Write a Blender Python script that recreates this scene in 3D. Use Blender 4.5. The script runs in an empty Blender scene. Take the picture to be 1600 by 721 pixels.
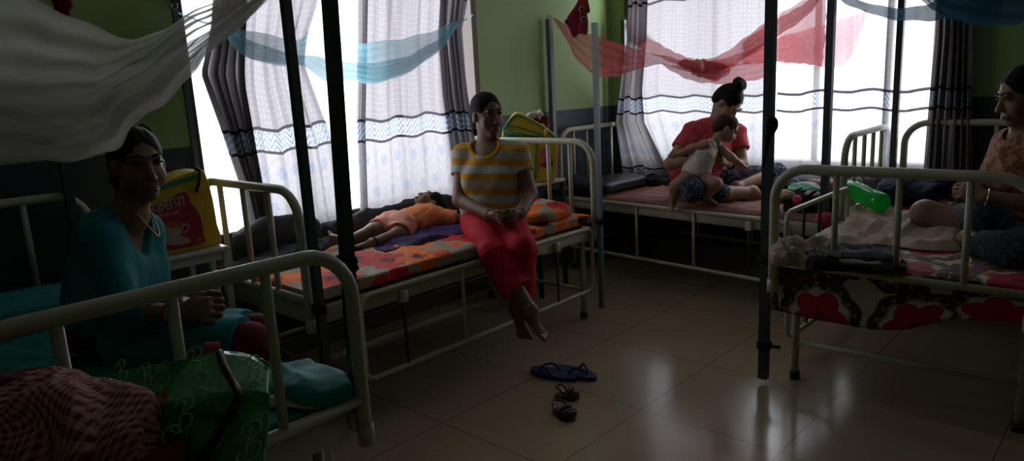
import bpy, math, random
import numpy as np
from mathutils import Matrix, Vector

# ------------------------------------------------------------------ camera, world, light, exposure
scene = bpy.context.scene
COL = scene.collection
FPX = 1107.193
PITCH, ROLL, YAW = [math.radians(a) for a in (11.58607928, -3.00465287, 43.04488687)]
CX, CY, CAMH = 800.0, 360.5, 1.5
_cp, _sp = math.cos(PITCH), math.sin(PITCH)
CF = np.array([math.cos(YAW)*_cp, math.sin(YAW)*_cp, -_sp])
_R = np.array([math.sin(YAW), -math.cos(YAW), 0.0]); _U = np.cross(_R, CF)
CR = math.cos(ROLL)*_R + math.sin(ROLL)*_U
CU = -math.sin(ROLL)*_R + math.cos(ROLL)*_U
CAM = np.array([0, 0, CAMH])
cam_d = bpy.data.cameras.new('camera'); cam = bpy.data.objects.new('camera', cam_d); COL.objects.link(cam)
cam_d.sensor_width = 36; cam_d.lens = FPX*36/1600; cam_d.clip_start = 0.02
m = Matrix.Identity(4)
for i in range(3):
    m[i][0], m[i][1], m[i][2], m[i][3] = CR[i], CU[i], -CF[i], CAM[i]
cam.matrix_world = m
scene.camera = cam
vs = scene.view_settings
scene.display_settings.display_device = 'sRGB'
vs.view_transform = 'Standard'; vs.look = 'None'; vs.gamma = 1; vs.use_curve_mapping = False
vs.exposure = 0.4
scene.cycles.use_denoising = True
scene.cycles.transparent_max_bounces = 24
scene.cycles.max_bounces = 10
scene.cycles.diffuse_bounces = 6
scene.cycles.sample_clamp_indirect = 4.0
w = bpy.data.worlds.new('world'); scene.world = w; w.use_nodes = True
w.node_tree.nodes['Background'].inputs[0].default_value = (0.85, 0.92, 1.0, 1)
w.node_tree.nodes['Background'].inputs[1].default_value = 3.0
YW, XW = 3.68, 5.32            # inner faces of the two window walls
ZC = 3.0
LWIN = (1.57, 3.68, 0.76, 2.45)    # X range, z range of the left window
RWIN = (1.12, 3.52, 0.80, 2.45)    # Y range, z range of the right window

def area(name, loc, rot, sx, sy, power, color):
    l = bpy.data.lights.new(name, 'AREA'); l.shape = 'RECTANGLE'; l.size = sx; l.size_y = sy
    l.energy = power; l.color = color
    o = bpy.data.objects.new(name, l); o.location = loc; o.rotation_euler = rot; COL.objects.link(o); return o
SKYC = (0.93, 0.97, 1.0)
area('sky_left_window', (2.6, YW+0.45, 1.7), (-math.pi/2, 0, 0), 3.0, 2.4, 54, SKYC)
area('sky_right_window', (XW+0.45, 2.25, 1.7), (-math.pi/2, 0, -math.pi/2), 3.4, 2.4, 66, SKYC)

# ------------------------------------------------------------------ geometry helpers
def V(*a): return np.array(a, float)
def nrm(v): v = np.asarray(v, float); return v/np.linalg.norm(v)
def ray(x, y): return CF + CR*(x-CX)/FPX - CU*(y-CY)/FPX
def P(x, y, D): return CAM + ray(x, y)*D                       # a point at depth D along a sight line
def onz(x, y, z): d = ray(x, y); return CAM + d*(z-CAMH)/d[2]
def onx(x, y, X): d = ray(x, y); return CAM + d*X/d[0]
def ony(x, y, Y): d = ray(x, y); return CAM + d*Y/d[1]
RH = nrm([CR[0], CR[1], 0]); FH = nrm([CF[0], CF[1], 0]); UP = V(0, 0, 1)

def empty(name, loc):
    o = bpy.data.objects.new(name, None); o.location = [float(c) for c in loc]; o.empty_display_size = 0.1
    COL.objects.link(o); return o
def tag(o, label=None, cat=None, group=None, kind=None):
    if label: o['label'] = label
    if cat: o['category'] = cat
    if group: o['group'] = group
    if kind: o['kind'] = kind
    return o
def thing(name, label, cat, loc, group=None): return tag(empty(name, loc), label, cat, group)
def root_of(o):
    p = np.zeros(3)
    while o is not None:
        p += np.array(o.location); o = o.parent
    return p
def obj(name, vf, mat, parent=None, smooth=True, uv=None, loc=None, mats=None, fmat=None):
    """vertices in world coordinates -> one mesh object"""
    v, f = vf[0], vf[1]
    v = np.asarray(v, float).reshape(-1, 3)
    if uv is None and len(vf) > 2: uv = vf[2]
    if parent is not None: base = root_of(parent)
    else:
        base = np.asarray(loc, float) if loc is not None else np.array([v[:, 0].mean(), v[:, 1].mean(), v[:, 2].min()])
    me = bpy.data.meshes.new(name)
    lv = v - base
    if isinstance(f, np.ndarray) and f.ndim == 2:
        n, k = f.shape
        me.vertices.add(len(lv)); me.vertices.foreach_set('co', lv.astype(np.float32).ravel())
        me.loops.add(n*k); me.loops.foreach_set('vertex_index', f.astype(np.int32).ravel())
        me.polygons.add(n); me.polygons.foreach_set('loop_start', np.arange(0, n*k, k, dtype=np.int32))
        me.update(calc_edges=True)
    else:
        me.from_pydata(lv.tolist(), [], [list(map(int, q)) for q in f]); me.update()
    if uv is not None:
        uvl = me.uv_layers.new(name='UVMap')
        li = np.zeros(len(me.loops), np.int32); me.loops.foreach_get('vertex_index', li)
        uvl.data.foreach_set('uv', np.asarray(uv, np.float32)[li].ravel())
    if smooth: me.polygons.foreach_set('use_smooth', np.ones(len(me.polygons), bool))
    for mt in (mats or [mat]): me.materials.append(mt)
    if fmat is not None: me.polygons.foreach_set('material_index', np.asarray(fmat, np.int32))
    o = bpy.data.objects.new(name, me); COL.objects.link(o)
    if parent is not None: o.parent = parent
    else: o.location = [float(c) for c in base]
    return o
def join(*vfs):
    vs_, fs, n = [], [], 0
    for vf in vfs:
        v, f = vf[0], vf[1]
        vs_.append(np.asarray(v, float).reshape(-1, 3)); fs += [[int(i)+n for i in q] for q in f]; n += len(vs_[-1])
    return np.vstack(vs_), fs
def box(lo, hi, bev=0.0):
    lo, hi = np.minimum(lo, hi).astype(float), np.maximum(lo, hi).astype(float)
    if bev <= 0:
        v = [(x, y, z) for x in (lo[0], hi[0]) for y in (lo[1], hi[1]) for z in (lo[2], hi[2])]
        return np.array(v), [(0,1,3,2),(4,6,7,5),(0,4,5,1),(2,3,7,6),(0,2,6,4),(1,5,7,3)]
    return rbox((lo+hi)/2, (hi-lo)/2, np.eye(3), bev)
def rbox(c, h, R, bev=0.01):
    """bevelled box: centre, half sizes, rotation columns"""
    c = np.asarray(c, float); h = np.asarray(h, float); b = min(bev, 0.99*h.min())
    pts, idx = [], {}
    for sx in (-1, 1):
        for sy in (-1, 1):
            for sz in (-1, 1):
                for ax in range(3):
                    q = np.array([sx*(h[0]-b), sy*(h[1]-b), sz*(h[2]-b)]); q[ax] = (sx, sy, sz)[ax]*h[ax]
                    idx[(sx, sy, sz, ax)] = len(pts); pts.append(q)
    F = []
    def quad(*k): F.append([idx[i] for i in k])
    for ax in range(3):
        o1, o2 = [(1, 2), (2, 0), (0, 1)][ax]
        for s in (-1, 1):
            ks = []
            for a, b2 in ((-1, -1), (1, -1), (1, 1), (-1, 1)):
                t = [0, 0, 0]; t[ax] = s; t[o1] = a; t[o2] = b2; ks.append((t[0], t[1], t[2], ax))
            quad(*(ks if s > 0 else ks[::-1]))
    for ax in range(3):
        o1, o2 = [(1, 2), (2, 0), (0, 1)][ax]
        for a in (-1, 1):
            for b2 in (-1, 1):
                t1 = [0, 0, 0]; t1[ax] = -1; t1[o1] = a; t1[o2] = b2; t2 = list(t1); t2[ax] = 1
                k = [(*t1, o1), (*t2, o1), (*t2, o2), (*t1, o2)]
                quad(*(k if a*b2 < 0 else k[::-1]))
    for sx in (-1, 1):
        for sy in (-1, 1):
            for sz in (-1, 1):
                k = [(sx, sy, sz, 0), (sx, sy, sz, 1), (sx, sy, sz, 2)]
                quad(*(k if sx*sy*sz > 0 else k[::-1]))
    return c + np.array(pts) @ np.asarray(R).T, F
def smooth_path(pts, n=6, closed=False):
    p = np.asarray(pts, float); out = []
    N = len(p)
    for i in range(N if closed else N-1):
        a, b = p[i], p[(i+1) % N]
        a0 = p[(i-1) % N] if (closed or i > 0) else 2*a-b
        b1 = p[(i+2) % N] if (closed or i+2 < N) else 2*b-a
        for t in np.arange(n)/n:
            out.append(.5*((2*a) + (-a0+b)*t + (2*a0-5*a+4*b-b1)*t*t + (-a0+3*a-3*b+b1)*t**3))
    if not closed: out.append(p[-1])
    return np.array(out)
def tube(path, r, sides=12, closed=False, square=False, up=None):
    p = np.asarray(path, float); n = len(p)
    r = np.full(n, r) if np.isscalar(r) else np.asarray(r, float)
    t = np.zeros_like(p)
    for i in range(n):
        a = p[(i-1) % n] if (closed or i) else p[0]; b = p[(i+1) % n] if (closed or i < n-1) else p[-1]
        t[i] = nrm(b-a)
    ref = np.asarray(up, float) if up is not None else (V(0, 0, 1) if abs(t[0][2]) < .9 else V(1, 0, 0))
    u = nrm(np.cross(t[0], ref)); ang = np.arange(sides)*2*np.pi/sides + (np.pi/4 if square else 0)
    rr = math.sqrt(2) if square else 1
    vs_ = []
    for i in range(n):
        u = nrm(u - t[i]*np.dot(u, t[i])); v = np.cross(t[i], u)
        vs_.append(p[i] + rr*r[i]*(np.outer(np.cos(ang), u) + np.outer(np.sin(ang), v)))
    vs_ = np.vstack(vs_); F = []
    for i in range(n if closed else n-1):
        a, b = i*sides, ((i+1) % n)*sides
        for j in range(sides):
            k = (j+1) % sides; F.append((a+j, a+k, b+k, b+j))
    if not closed:
        F.append(tuple(range(sides-1, -1, -1))); F.append(tuple(range((n-1)*sides, n*sides)))
    return vs_, F
def grid(fn, nu, nv, uvfn=None):
    """fn(U,V) arrays -> (..,3); open sheet with uv"""
    U, W = np.meshgrid(np.linspace(0, 1, nu), np.linspace(0, 1, nv), indexing='ij')
    v = fn(U, W).reshape(-1, 3)
    i = np.arange(nu*nv).reshape(nu, nv)
    f = np.stack([i[:-1, :-1], i[1:, :-1], i[1:, 1:], i[:-1, 1:]], -1).reshape(-1, 4)
    uv = uvfn(U, W).reshape(-1, 2) if uvfn else np.stack([U, W], -1).reshape(-1, 2)
    return v, f, uv
def thicken(o, t, offset=-1):
    md = o.modifiers.new('thickness', 'SOLIDIFY'); md.thickness = t; md.offset = offset; return o
def prism(outline, axis, depth):
    """outline: closed list of 3-D points; extruded by axis*depth, both caps"""
    p = np.asarray(outline, float); n = len(p); q = p + np.asarray(axis)*depth
    F = [tuple(range(n-1, -1, -1)), tuple(range(n, 2*n))] + [(i, (i+1) % n, n+(i+1) % n, n+i) for i in range(n)]
    return np.vstack([p, q]), F
def sines(p, seed, freq, n=5, flat=None):
    rs = np.random.RandomState(seed); out = 0
    for i in range(n):
        d = rs.normal(size=3)
        if flat is not None: d = d*np.asarray(flat)
        d = d/np.linalg.norm(d)*freq*(0.7+0.6*rs.rand())
        out = out + np.sin(p[..., 0]*d[0]+p[..., 1]*d[1]+p[..., 2]*d[2]+rs.rand()*6.28)
    return out/math.sqrt(n)
def ridge(p, seed, freq, n=3, flat=None):
    return 1-2*np.minimum(np.abs(sines(p, seed, freq, n, flat)), 1)
def crumple(p, seed, freq, flat=None):
    return .55*ridge(p, seed, freq, 2, flat)+.30*ridge(p, seed+7, freq*2.1, 2, flat)+.15*ridge(p, seed+13, freq*4.3, 2, flat)
def interp(pts, key, val, x):
    pts = np.asarray(pts, float); o = np.argsort(pts[:, key]); return np.interp(x, pts[o, key], pts[o, val])

# ---- implicit bodies: smooth union of tapered capsules and ellipsoids, meshed with surface nets
class Body:
    def __init__(s, res=0.006): s.r = res; s.ops = []
    def cap(s, a, b, ra, rb=None, k=.02, flat=None, op='add'):
        s.ops.append(('cap', np.asarray(a, float), np.asarray(b, float), ra, ra if rb is None else rb, k, flat, op)); return s
    def chain(s, pts, rs, k=.02, flat=None):
        for i in range(len(pts)-1): s.cap(pts[i], pts[i+1], rs[i], rs[i+1], k, flat)
        return s
    def cone(s, a, b, ra, rb, k=.02, op='add'):
        s.ops.append(('cone', np.asarray(a, float), np.asarray(b, float), ra, rb, k, None, op)); return s
    def ell(s, c, r, R=None, k=.02, op='add'):
        s.ops.append(('ell', np.asarray(c, float), np.asarray(r, float), np.eye(3) if R is None else np.asarray(R, float), 0, k, None, op)); return s
    def cut(s, p, n, k=.004): s.ops.append(('cut', np.asarray(p, float), nrm(n), 0, 0, k, None, 'cut')); return s
    def build(s, disp=None):
        lo, hi = np.full(3, 1e9), np.full(3, -1e9)
        bbs = []
        for o in s.ops:
            if o[7] == 'int': bbs.append(None); continue
            if o[0] in ('cap', 'cone'):
                r = max(o[3], o[4]); a = np.minimum(o[1], o[2])-r; b = np.maximum(o[1], o[2])+r
            elif o[0] == 'ell':
                e = np.sqrt(((o[3]*o[2])**2).sum(1)); a, b = o[1]-e, o[1]+e
            else: bbs.append(None); continue
            pad = o[5]+3*s.r; bbs.append((a-pad, b+pad))
            if o[7] == 'add': lo = np.minimum(lo, a); hi = np.maximum(hi, b)
        lo = lo-5*s.r; hi = hi+5*s.r
        n = np.ceil((hi-lo)/s.r).astype(int)+1
        f = np.full(n, 1.0, np.float32)
        ax = [lo[i]+np.arange(n[i])*s.r for i in range(3)]
        for o, bb in zip(s.ops, bbs):
            if bb is None: sl = [slice(0, n[i]) for i in range(3)]
            else:
                i0 = np.clip(np.floor((bb[0]-lo)/s.r).astype(int), 0, n); i1 = np.clip(np.ceil((bb[1]-lo)/s.r).astype(int)+1, 0, n)
                if (i1 <= i0).any(): continue
                sl = [slice(i0[i], i1[i]) for i in range(3)]
            X = ax[0][sl[0]][:, None, None]; Y = ax[1][sl[1]][None, :, None]; Z = ax[2][sl[2]][None, None, :]
            k = o[5]
            if o[0] in ('cap', 'cone'):
                a, b, ra, rb, flat = o[1], o[2], o[3], o[4], o[6]
                px, py, pz = X-a[0], Y-a[1], Z-a[2]; ab = b-a; L2 = max(ab@ab, 1e-9); sc = 1
                if flat is not None:
                    e, q = flat; e = nrm(e); dd = (px*e[0]+py*e[1]+pz*e[2])*(1/q-1); de = (ab@e)*(1/q-1)
                    px, py, pz = px+dd*e[0], py+dd*e[1], pz+dd*e[2]; ab = ab+e*de; L2 = max(ab@ab, 1e-9); sc = min(q, 1)
                h = (px*ab[0]+py*ab[1]+pz*ab[2])/L2
                if o[0] == 'cap':
                    h = np.clip(h, 0, 1)
                    d = (np.sqrt((px-h*ab[0])**2+(py-h*ab[1])**2+(pz-h*ab[2])**2)-(ra+(rb-ra)*h))*sc
                else:
                    d = np.sqrt((px-h*ab[0])**2+(py-h*ab[1])**2+(pz-h*ab[2])**2)-(ra+(rb-ra)*np.clip(h, 0, 1))
                    d = np.maximum(d, np.maximum(-h, h-1)*math.sqrt(L2))
            elif o[0] == 'ell':
                c, r, R = o[1], o[2], o[3]
                px, py, pz = X-c[0], Y-c[1], Z-c[2]; q0 = 0; q1 = 0
                for i in range(3):
                    t = px*R[0, i]+py*R[1, i]+pz*R[2, i]; q0 = q0+(t/r[i])**2; q1 = q1+(t/r[i]**2)**2
                k0 = np.sqrt(q0); d = k0*(k0-1)/np.maximum(np.sqrt(q1), 1e-6)
            else:
                d = (X-o[1][0])*o[2][0]+(Y-o[1][1])*o[2][1]+(Z-o[1][2])*o[2][2]
            g = f[tuple(sl)]
            if o[7] == 'add':
                h = np.maximum(k-np.abs(g-d), 0)/max(k, 1e-6); f[tuple(sl)] = np.minimum(g, d)-h*h*k*.25
            else:
                e = -d if o[7] == 'sub' else d
                h = np.maximum(k-np.abs(g-e), 0)/max(k, 1e-6); f[tuple(sl)] = np.maximum(g, e)+h*h*k*.25
        if disp is not None:
            msk = np.argwhere(np.abs(f) < .03)
            pts = lo+msk*s.r
            f[msk[:, 0], msk[:, 1], msk[:, 2]] += disp(pts)
        return nets(f, lo, s.r)
def nets(f, lo, h):
    s = f < 0
    c = np.zeros(np.array(f.shape)-1, np.int8)
    for dx in (0, 1):
        for dy in (0, 1):
            for dz in (0, 1): c += s[dx:f.shape[0]-1+dx, dy:f.shape[1]-1+dy, dz:f.shape[2]-1+dz]
    act = np.argwhere((c > 0) & (c < 8)); ind = np.full(c.shape, -1, np.int64); ind[act[:, 0], act[:, 1], act[:, 2]] = np.arange(len(act))
    acc = np.zeros((len(act), 3)); cnt = np.zeros(len(act))
    corners = [(0,0,0),(1,0,0),(0,1,0),(1,1,0),(0,0,1),(1,0,1),(0,1,1),(1,1,1)]
    val = [f[act[:, 0]+a, act[:, 1]+b, act[:, 2]+d] for a, b, d in corners]
    for i in range(8):
        for j in range(i+1, 8):
            dif = np.array(corners[j])-np.array(corners[i])
            if np.abs(dif).sum() != 1: continue
            x = (val[i] < 0) != (val[j] < 0)
            t = val[i][x]/(val[i][x]-val[j][x])
            acc[x] += np.array(corners[i])+t[:, None]*dif; cnt[x] += 1
    v = lo+(act+acc/cnt[:, None])*h
    F = []
    for a in range(3):
        b, d = (a+1) % 3, (a+2) % 3
        s0 = [slice(None)]*3; s1 = [slice(None)]*3; s0[a] = slice(0, -1); s1[a] = slice(1, None)
        e = np.argwhere(s[tuple(s0)] != s[tuple(s1)])
        e = e[(e[:, b] > 0) & (e[:, d] > 0) & (e[:, b] < c.shape[b]) & (e[:, d] < c.shape[d])]
        q = []
        for ob, od in ((-1, -1), (0, -1), (0, 0), (-1, 0)):
            t = e.copy(); t[:, b] += ob; t[:, d] += od; q.append(ind[t[:, 0], t[:, 1], t[:, 2]])
        q = np.stack(q, -1); ins = s[e[:, 0], e[:, 1], e[:, 2]]
        q[~ins] = q[~ins][:, ::-1]; F.append(q)
    return v, np.vstack(F)

# ------------------------------------------------------------------ materials
class NT:
    def __init__(s, name):
        s.m = bpy.data.materials.new(name); s.m.use_nodes = True; s.t = s.m.node_tree; s.t.nodes.clear()
        s.out = s.t.nodes.new('ShaderNodeOutputMaterial')
    def n(s, typ, **kw):
        nd = s.t.nodes.new(typ)
        for k, v in kw.items(): setattr(nd, k, v)
        return nd
    def put(s, sock, v):
        if isinstance(v, bpy.types.NodeSocket): s.t.links.new(v, sock)
        elif isinstance(v, (tuple, list)):
            if sock.type == 'RGBA' and len(v) == 3: v = (*v, 1)
            sock.default_value = v
        else: sock.default_value = v
    def math(s, op, a, b=0.0, c=0.0):
        nd = s.n('ShaderNodeMath', operation=op); s.put(nd.inputs[0], a); s.put(nd.inputs[1], b); s.put(nd.inputs[2], c); return nd.outputs[0]
    def mix(s, f, a, b):
        nd = s.n('ShaderNodeMix', data_type='RGBA'); s.put(nd.inputs[0], f); s.put(nd.inputs[6], a); s.put(nd.inputs[7], b); return nd.outputs[2]
    def coord(s, kind='Object'): return s.n('ShaderNodeTexCoord').outputs[kind]
    def sep(s, v):
        nd = s.n('ShaderNodeSeparateXYZ'); s.put(nd.inputs[0], v); return nd.outputs
    def comb(s, x, y, z=0.0):
        nd = s.n('ShaderNodeCombineXYZ'); s.put(nd.inputs[0], x); s.put(nd.inputs[1], y); s.put(nd.inputs[2], z); return nd.outputs[0]
    def noise(s, v, scale, detail=3, rough=.5, dist=0):
        nd = s.n('ShaderNodeTexNoise'); s.put(nd.inputs['Vector'], v); nd.inputs['Scale'].default_value = scale
        nd.inputs['Detail'].default_value = detail; nd.inputs['Roughness'].default_value = rough; nd.inputs['Distortion'].default_value = dist
        return nd.outputs[0]
    def between(s, x, a, b):
        return s.math('MULTIPLY', s.math('GREATER_THAN', x, a), s.math('LESS_THAN', x, b))
    def bsdf(s, color, rough=.6, metal=0.0, bump=None, bstr=.2, spec=.5, sheen=0, bdist=.01):
        b = s.n('ShaderNodeBsdfPrincipled'); s.put(b.inputs['Base Color'], color); s.put(b.inputs['Roughness'], rough)
        b.inputs['Metallic'].default_value = metal; b.inputs['Specular IOR Level'].default_value = spec
        if sheen: b.inputs['Sheen Weight'].default_value = sheen
        if bump is not None:
            bp = s.n('ShaderNodeBump'); bp.inputs['Strength'].default_value = bstr; bp.inputs['Distance'].default_value = bdist
            s.put(bp.inputs['Height'], bump); s.t.links.new(bp.outputs[0], b.inputs['Normal'])
        return b
    def done(s, sh):
        s.t.links.new(sh.outputs[0] if hasattr(sh, 'outputs') else sh, s.out.inputs[0]); return s.m
def plain(name, col, rough=.6, metal=0.0, var=.12, scale=9, bump=.0, spec=.5, bscale=None, bdist=.01):
    t = NT(name); co = t.coord()
    nz = t.noise(co, scale, 4)
    c = t.mix(nz, tuple(x*(1-var) for x in col), tuple(min(1, x*(1+var)) for x in col))
    return t.done(t.bsdf(c, rough, metal, t.noise(co, bscale or scale*4, 3) if bump else None, bump, spec, bdist=bdist))
def thin(name, col, transp, trans=.5, node=None, rough=.8):
    """thin cloth: diffuse + translucent + see-through share"""
    t = NT(name)
    c = node(t) if node else col
    d = t.n('ShaderNodeBsdfDiffuse'); t.put(d.inputs[0], c)
    tr = t.n('ShaderNodeBsdfTranslucent'); t.put(tr.inputs[0], c)
    mx = t.n('ShaderNodeMixShader'); mx.inputs[0].default_value = trans
    t.t.links.new(d.outputs[0], mx.inputs[1]); t.t.links.new(tr.outputs[0], mx.inputs[2])
    tp = t.n('ShaderNodeBsdfTransparent'); m2 = t.n('ShaderNodeMixShader')
    t.put(m2.inputs[0], transp(t) if callable(transp) else transp)
    t.t.links.new(mx.outputs[0], m2.inputs[1]); t.t.links.new(tp.outputs[0], m2.inputs[2])
    return t.done(m2)
def mat_wall():
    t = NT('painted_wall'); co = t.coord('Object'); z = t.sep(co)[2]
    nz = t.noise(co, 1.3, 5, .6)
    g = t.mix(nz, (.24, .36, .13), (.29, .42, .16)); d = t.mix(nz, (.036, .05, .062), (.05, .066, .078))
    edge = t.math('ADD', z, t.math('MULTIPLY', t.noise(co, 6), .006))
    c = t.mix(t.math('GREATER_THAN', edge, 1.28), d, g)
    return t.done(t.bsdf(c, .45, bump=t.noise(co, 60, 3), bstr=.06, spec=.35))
def mat_floor():
    t = NT('floor_tiles'); co = t.coord('Object'); x, y, z = t.sep(co)
    def line(v, off):
        f = t.math('FRACT', t.math('DIVIDE', t.math('SUBTRACT', v, off), .65))
        return t.math('LESS_THAN', t.math('ABSOLUTE', t.math('SUBTRACT', f, .5)), .4965)
    ok = t.math('MULTIPLY', line(x, 1.95), line(y, .37))
    nz = t.noise(co, 2.2, 6, .65, .4); n2 = t.noise(co, 40, 3)
    c = t.mix(nz, (.32, .235, .150), (.42, .325, .22)); c = t.mix(t.math('MULTIPLY', n2, .25), c, (.24, .18, .12))
    c = t.mix(ok, (.10, .075, .05), c)
    r = t.math('ADD', .10, t.math('MULTIPLY', nz, .14))
    return t.done(t.bsdf(c, r, bump=ok, bstr=.12, bdist=.002, spec=.4))
M = {}
M['wall'] = mat_wall(); M['floor'] = mat_floor()
M['ceiling'] = plain('ceiling_paint', (.6, .6, .57), .8, var=.05, scale=2)
M['skirting'] = plain('skirting_tile', (.16, .155, .15), .35, var=.1, scale=3)
M['jamb'] = plain('window_frame_wood', (.07, .045, .035), .5, var=.25, scale=14)
M['glassy'] = None
def mat_enamel(name, c1, c2, rust):
    t = NT(name); co = t.coord('Object')
    nz = t.noise(co, 5, 5, .6); chip = t.math('GREATER_THAN', t.noise(co, 34, 4, .6), .73)
    c = t.mix(nz, c1, c2); c = t.mix(t.math('MULTIPLY', chip, rust), c, (.07, .04, .025))
    return t.done(t.bsdf(c, t.math('ADD', .28, t.math('MULTIPLY', nz, .22)), bump=t.noise(co, 90, 2), bstr=.04))
M['cream'] = mat_enamel('cream_enamel', (.41, .405, .285), (.49, .48, .34), .55)
M['white_enamel'] = mat_enamel('white_enamel', (.46, .45, .42), (.55, .54, .50), .5)
M['pole'] = mat_enamel('dark_pole_paint', (.030, .042, .046), (.045, .06, .064), .2)
M['steelpole'] = mat_enamel('grey_pole_paint', (.12, .15, .17), (.17, .20, .22), .2)
M['rubber'] = plain('black_rubber', (.012, .011, .011), .6)
M['blackiron'] = plain('black_iron', (.02, .02, .02), .5)
M['skin'] = plain('skin', (.225, .118, .075), .5, var=.10, scale=18, spec=.35)
M['skin_pale'] = plain('skin_pale', (.33, .185, .125), .5, var=.08, scale=18, spec=.35)
M['skin_child'] = plain('skin_child', (.22, .115, .078), .5, var=.10, scale=22, spec=.35)
M['sole'] = plain('skin_sole', (.40, .22, .19), .55, var=.08, scale=20)
M['hair'] = plain('black_hair', (.006, .005, .0045), .6, var=.4, scale=60, bump=.1, bscale=160, bdist=.002, spec=.12)
M['hair_baby'] = plain('brown_baby_hair', (.045, .026, .018), .75, var=.3, scale=50, spec=.15)
M['eyewhite'] = plain('eye_white', (.30, .28, .25), .3, var=.03)
M['iris'] = plain('eye_iris', (.012, .008, .006), .15)
M['lips'] = plain('lips', (.165, .07, .055), .45, var=.08)
M['bangle'] = plain('white_bangle', (.65, .62, .55), .3)
M['redthread'] = plain('red_thread', (.40, .03, .03), .6)
M['gold'] = plain('gold_metal', (.55, .38, .12), .3, metal=.9)
M['silver'] = plain('silver_metal', (.6, .6, .6), .25, metal=.9)

def flowers(t, vec, scale, petals, depth, R, seed=0.0, rand=.75):
    """mask of petalled flowers scattered over 2-D cells: distance ratio (<1 inside) and the cell's random colour"""
    vo = t.n('ShaderNodeTexVoronoi', voronoi_dimensions='2D'); mp = t.n('ShaderNodeMapping')
    t.put(mp.inputs[0], vec); mp.inputs[1].default_value = (*seed, 0) if isinstance(seed, tuple) else (seed, seed*1.7, 0)
    t.t.links.new(mp.outputs[0], vo.inputs['Vector']); vo.inputs['Scale'].default_value = scale; vo.inputs['Randomness'].default_value = rand
    d = t.n('ShaderNodeVectorMath', operation='SUBTRACT'); t.t.links.new(mp.outputs[0], d.inputs[0]); t.t.links.new(vo.outputs['Position'], d.inputs[1])
    x, y, _ = t.sep(d.outputs[0])
    r = t.math('SQRT', t.math('ADD', t.math('MULTIPLY', x, x), t.math('MULTIPLY', y, y)))
    rnd = t.sep(vo.outputs['Color'])
    a = t.math('ADD', t.math('ARCTAN2', y, x), t.math('MULTIPLY', rnd[1], 6.28))
    lim = t.math('MULTIPLY', R/scale, t.math('ADD', 1-depth, t.math('MULTIPLY', depth, t.math('ABSOLUTE', t.math('COSINE', t.math('MULTIPLY', a, petals/2))))))
    return t.math('DIVIDE', r, lim), rnd, r, a
def mat_orange_sheet():
    t = NT('orange_flower_sheet'); uv = t.coord('UV')
    wv = t.n('ShaderNodeVectorMath', operation='ADD'); t.put(wv.inputs[0], uv)
    ns = t.n('ShaderNodeTexNoise'); t.put(ns.inputs['Vector'], uv); ns.inputs['Scale'].default_value = 7
    sc = t.n('ShaderNodeVectorMath', operation='SCALE'); t.t.links.new(ns.outputs['Color'], sc.inputs[0]); sc.inputs['Scale'].default_value = .05
    t.t.links.new(sc.outputs[0], wv.inputs[1]); p = wv.outputs[0]
    base = t.mix(t.noise(uv, 5), (.30, .235, .165), (.38, .30, .215))
    f1, rn, r1, a1 = flowers(t, p, 3.0, 5, .38, .50)
    col1 = t.mix(t.math('GREATER_THAN', rn[0], .58), (.80, .16, .02), (.58, .022, .018))
    c = t.mix(t.math('LESS_THAN', f1, 1.0), base, col1)
    c = t.mix(t.math('LESS_THAN', f1, .28), c, (.17, .03, .02))
    f2, rn2, r2, a2 = flowers(t, p, 6.0, 4, .4, .36, 3.3)
    c = t.mix(t.math('MULTIPLY', t.math('LESS_THAN', f2, 1.0), t.math('GREATER_THAN', rn2[0], .62)), c, t.mix(t.math('GREATER_THAN', rn2[2], .5), (.12, .025, .022), (.72, .12, .02)))
    return t.done(t.bsdf(c, .75, bump=t.noise(uv, 220, 2), bstr=.08, spec=.25))
def mat_red_sheet():
    t = NT('red_hibiscus_sheet'); uv = t.coord('UV')
    base = t.mix(t.noise(uv, 4), (.40, .37, .22), (.48, .45, .29))
    f3, rn3, r3, a3 = flowers(t, uv, 5.2, 6, .45, .52, 5.1, .9)
    c = t.mix(t.math('LESS_THAN', f3, 1.0), base, t.mix(t.math('GREATER_THAN', rn3[0], .5), (.055, .03, .024), (.16, .012, .022)))
    f1, rn, r1, a1 = flowers(t, uv, 3.0, 5, .30, .37, (.297, .478), .25)
    sc = 3.0
    scal = t.math('ADD', t.math('MULTIPLY', r1, sc), t.math('MULTIPLY', .02, t.math('SINE', t.math('MULTIPLY', a1, 9))))
    dots = t.math('GREATER_THAN', t.math('SINE', t.math('MULTIPLY', a1, 17)), .55)
    ring = t.mix(t.math('MULTIPLY', dots, t.between(scal, .415, .465)), (.045, .026, .02), (.19, .14, .085))
    c = t.mix(t.math('LESS_THAN', scal, .53), c, (.06, .008, .012))
    c = t.mix(t.math('LESS_THAN', scal, .50), c, ring)
    c = t.mix(t.math('LESS_THAN', scal, .395), c, (.36, .34, .27))
    c = t.mix(t.math('LESS_THAN', scal, .385), c, (.17, .13, .10))
    c = t.mix(t.math('LESS_THAN', scal, .37), c, (.45, .43, .31))
    red = t.mix(t.noise(uv, 26, 3), (.26, .006, .020), (.46, .018, .045))
    c = t.mix(t.math('LESS_THAN', f1, 1.0), c, red)
    c = t.mix(t.math('LESS_THAN', f1, .2), c, (.14, .01, .015))
    return t.done(t.bsdf(c, .7, bump=t.noise(uv, 220, 2), bstr=.08, spec=.25))
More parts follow.
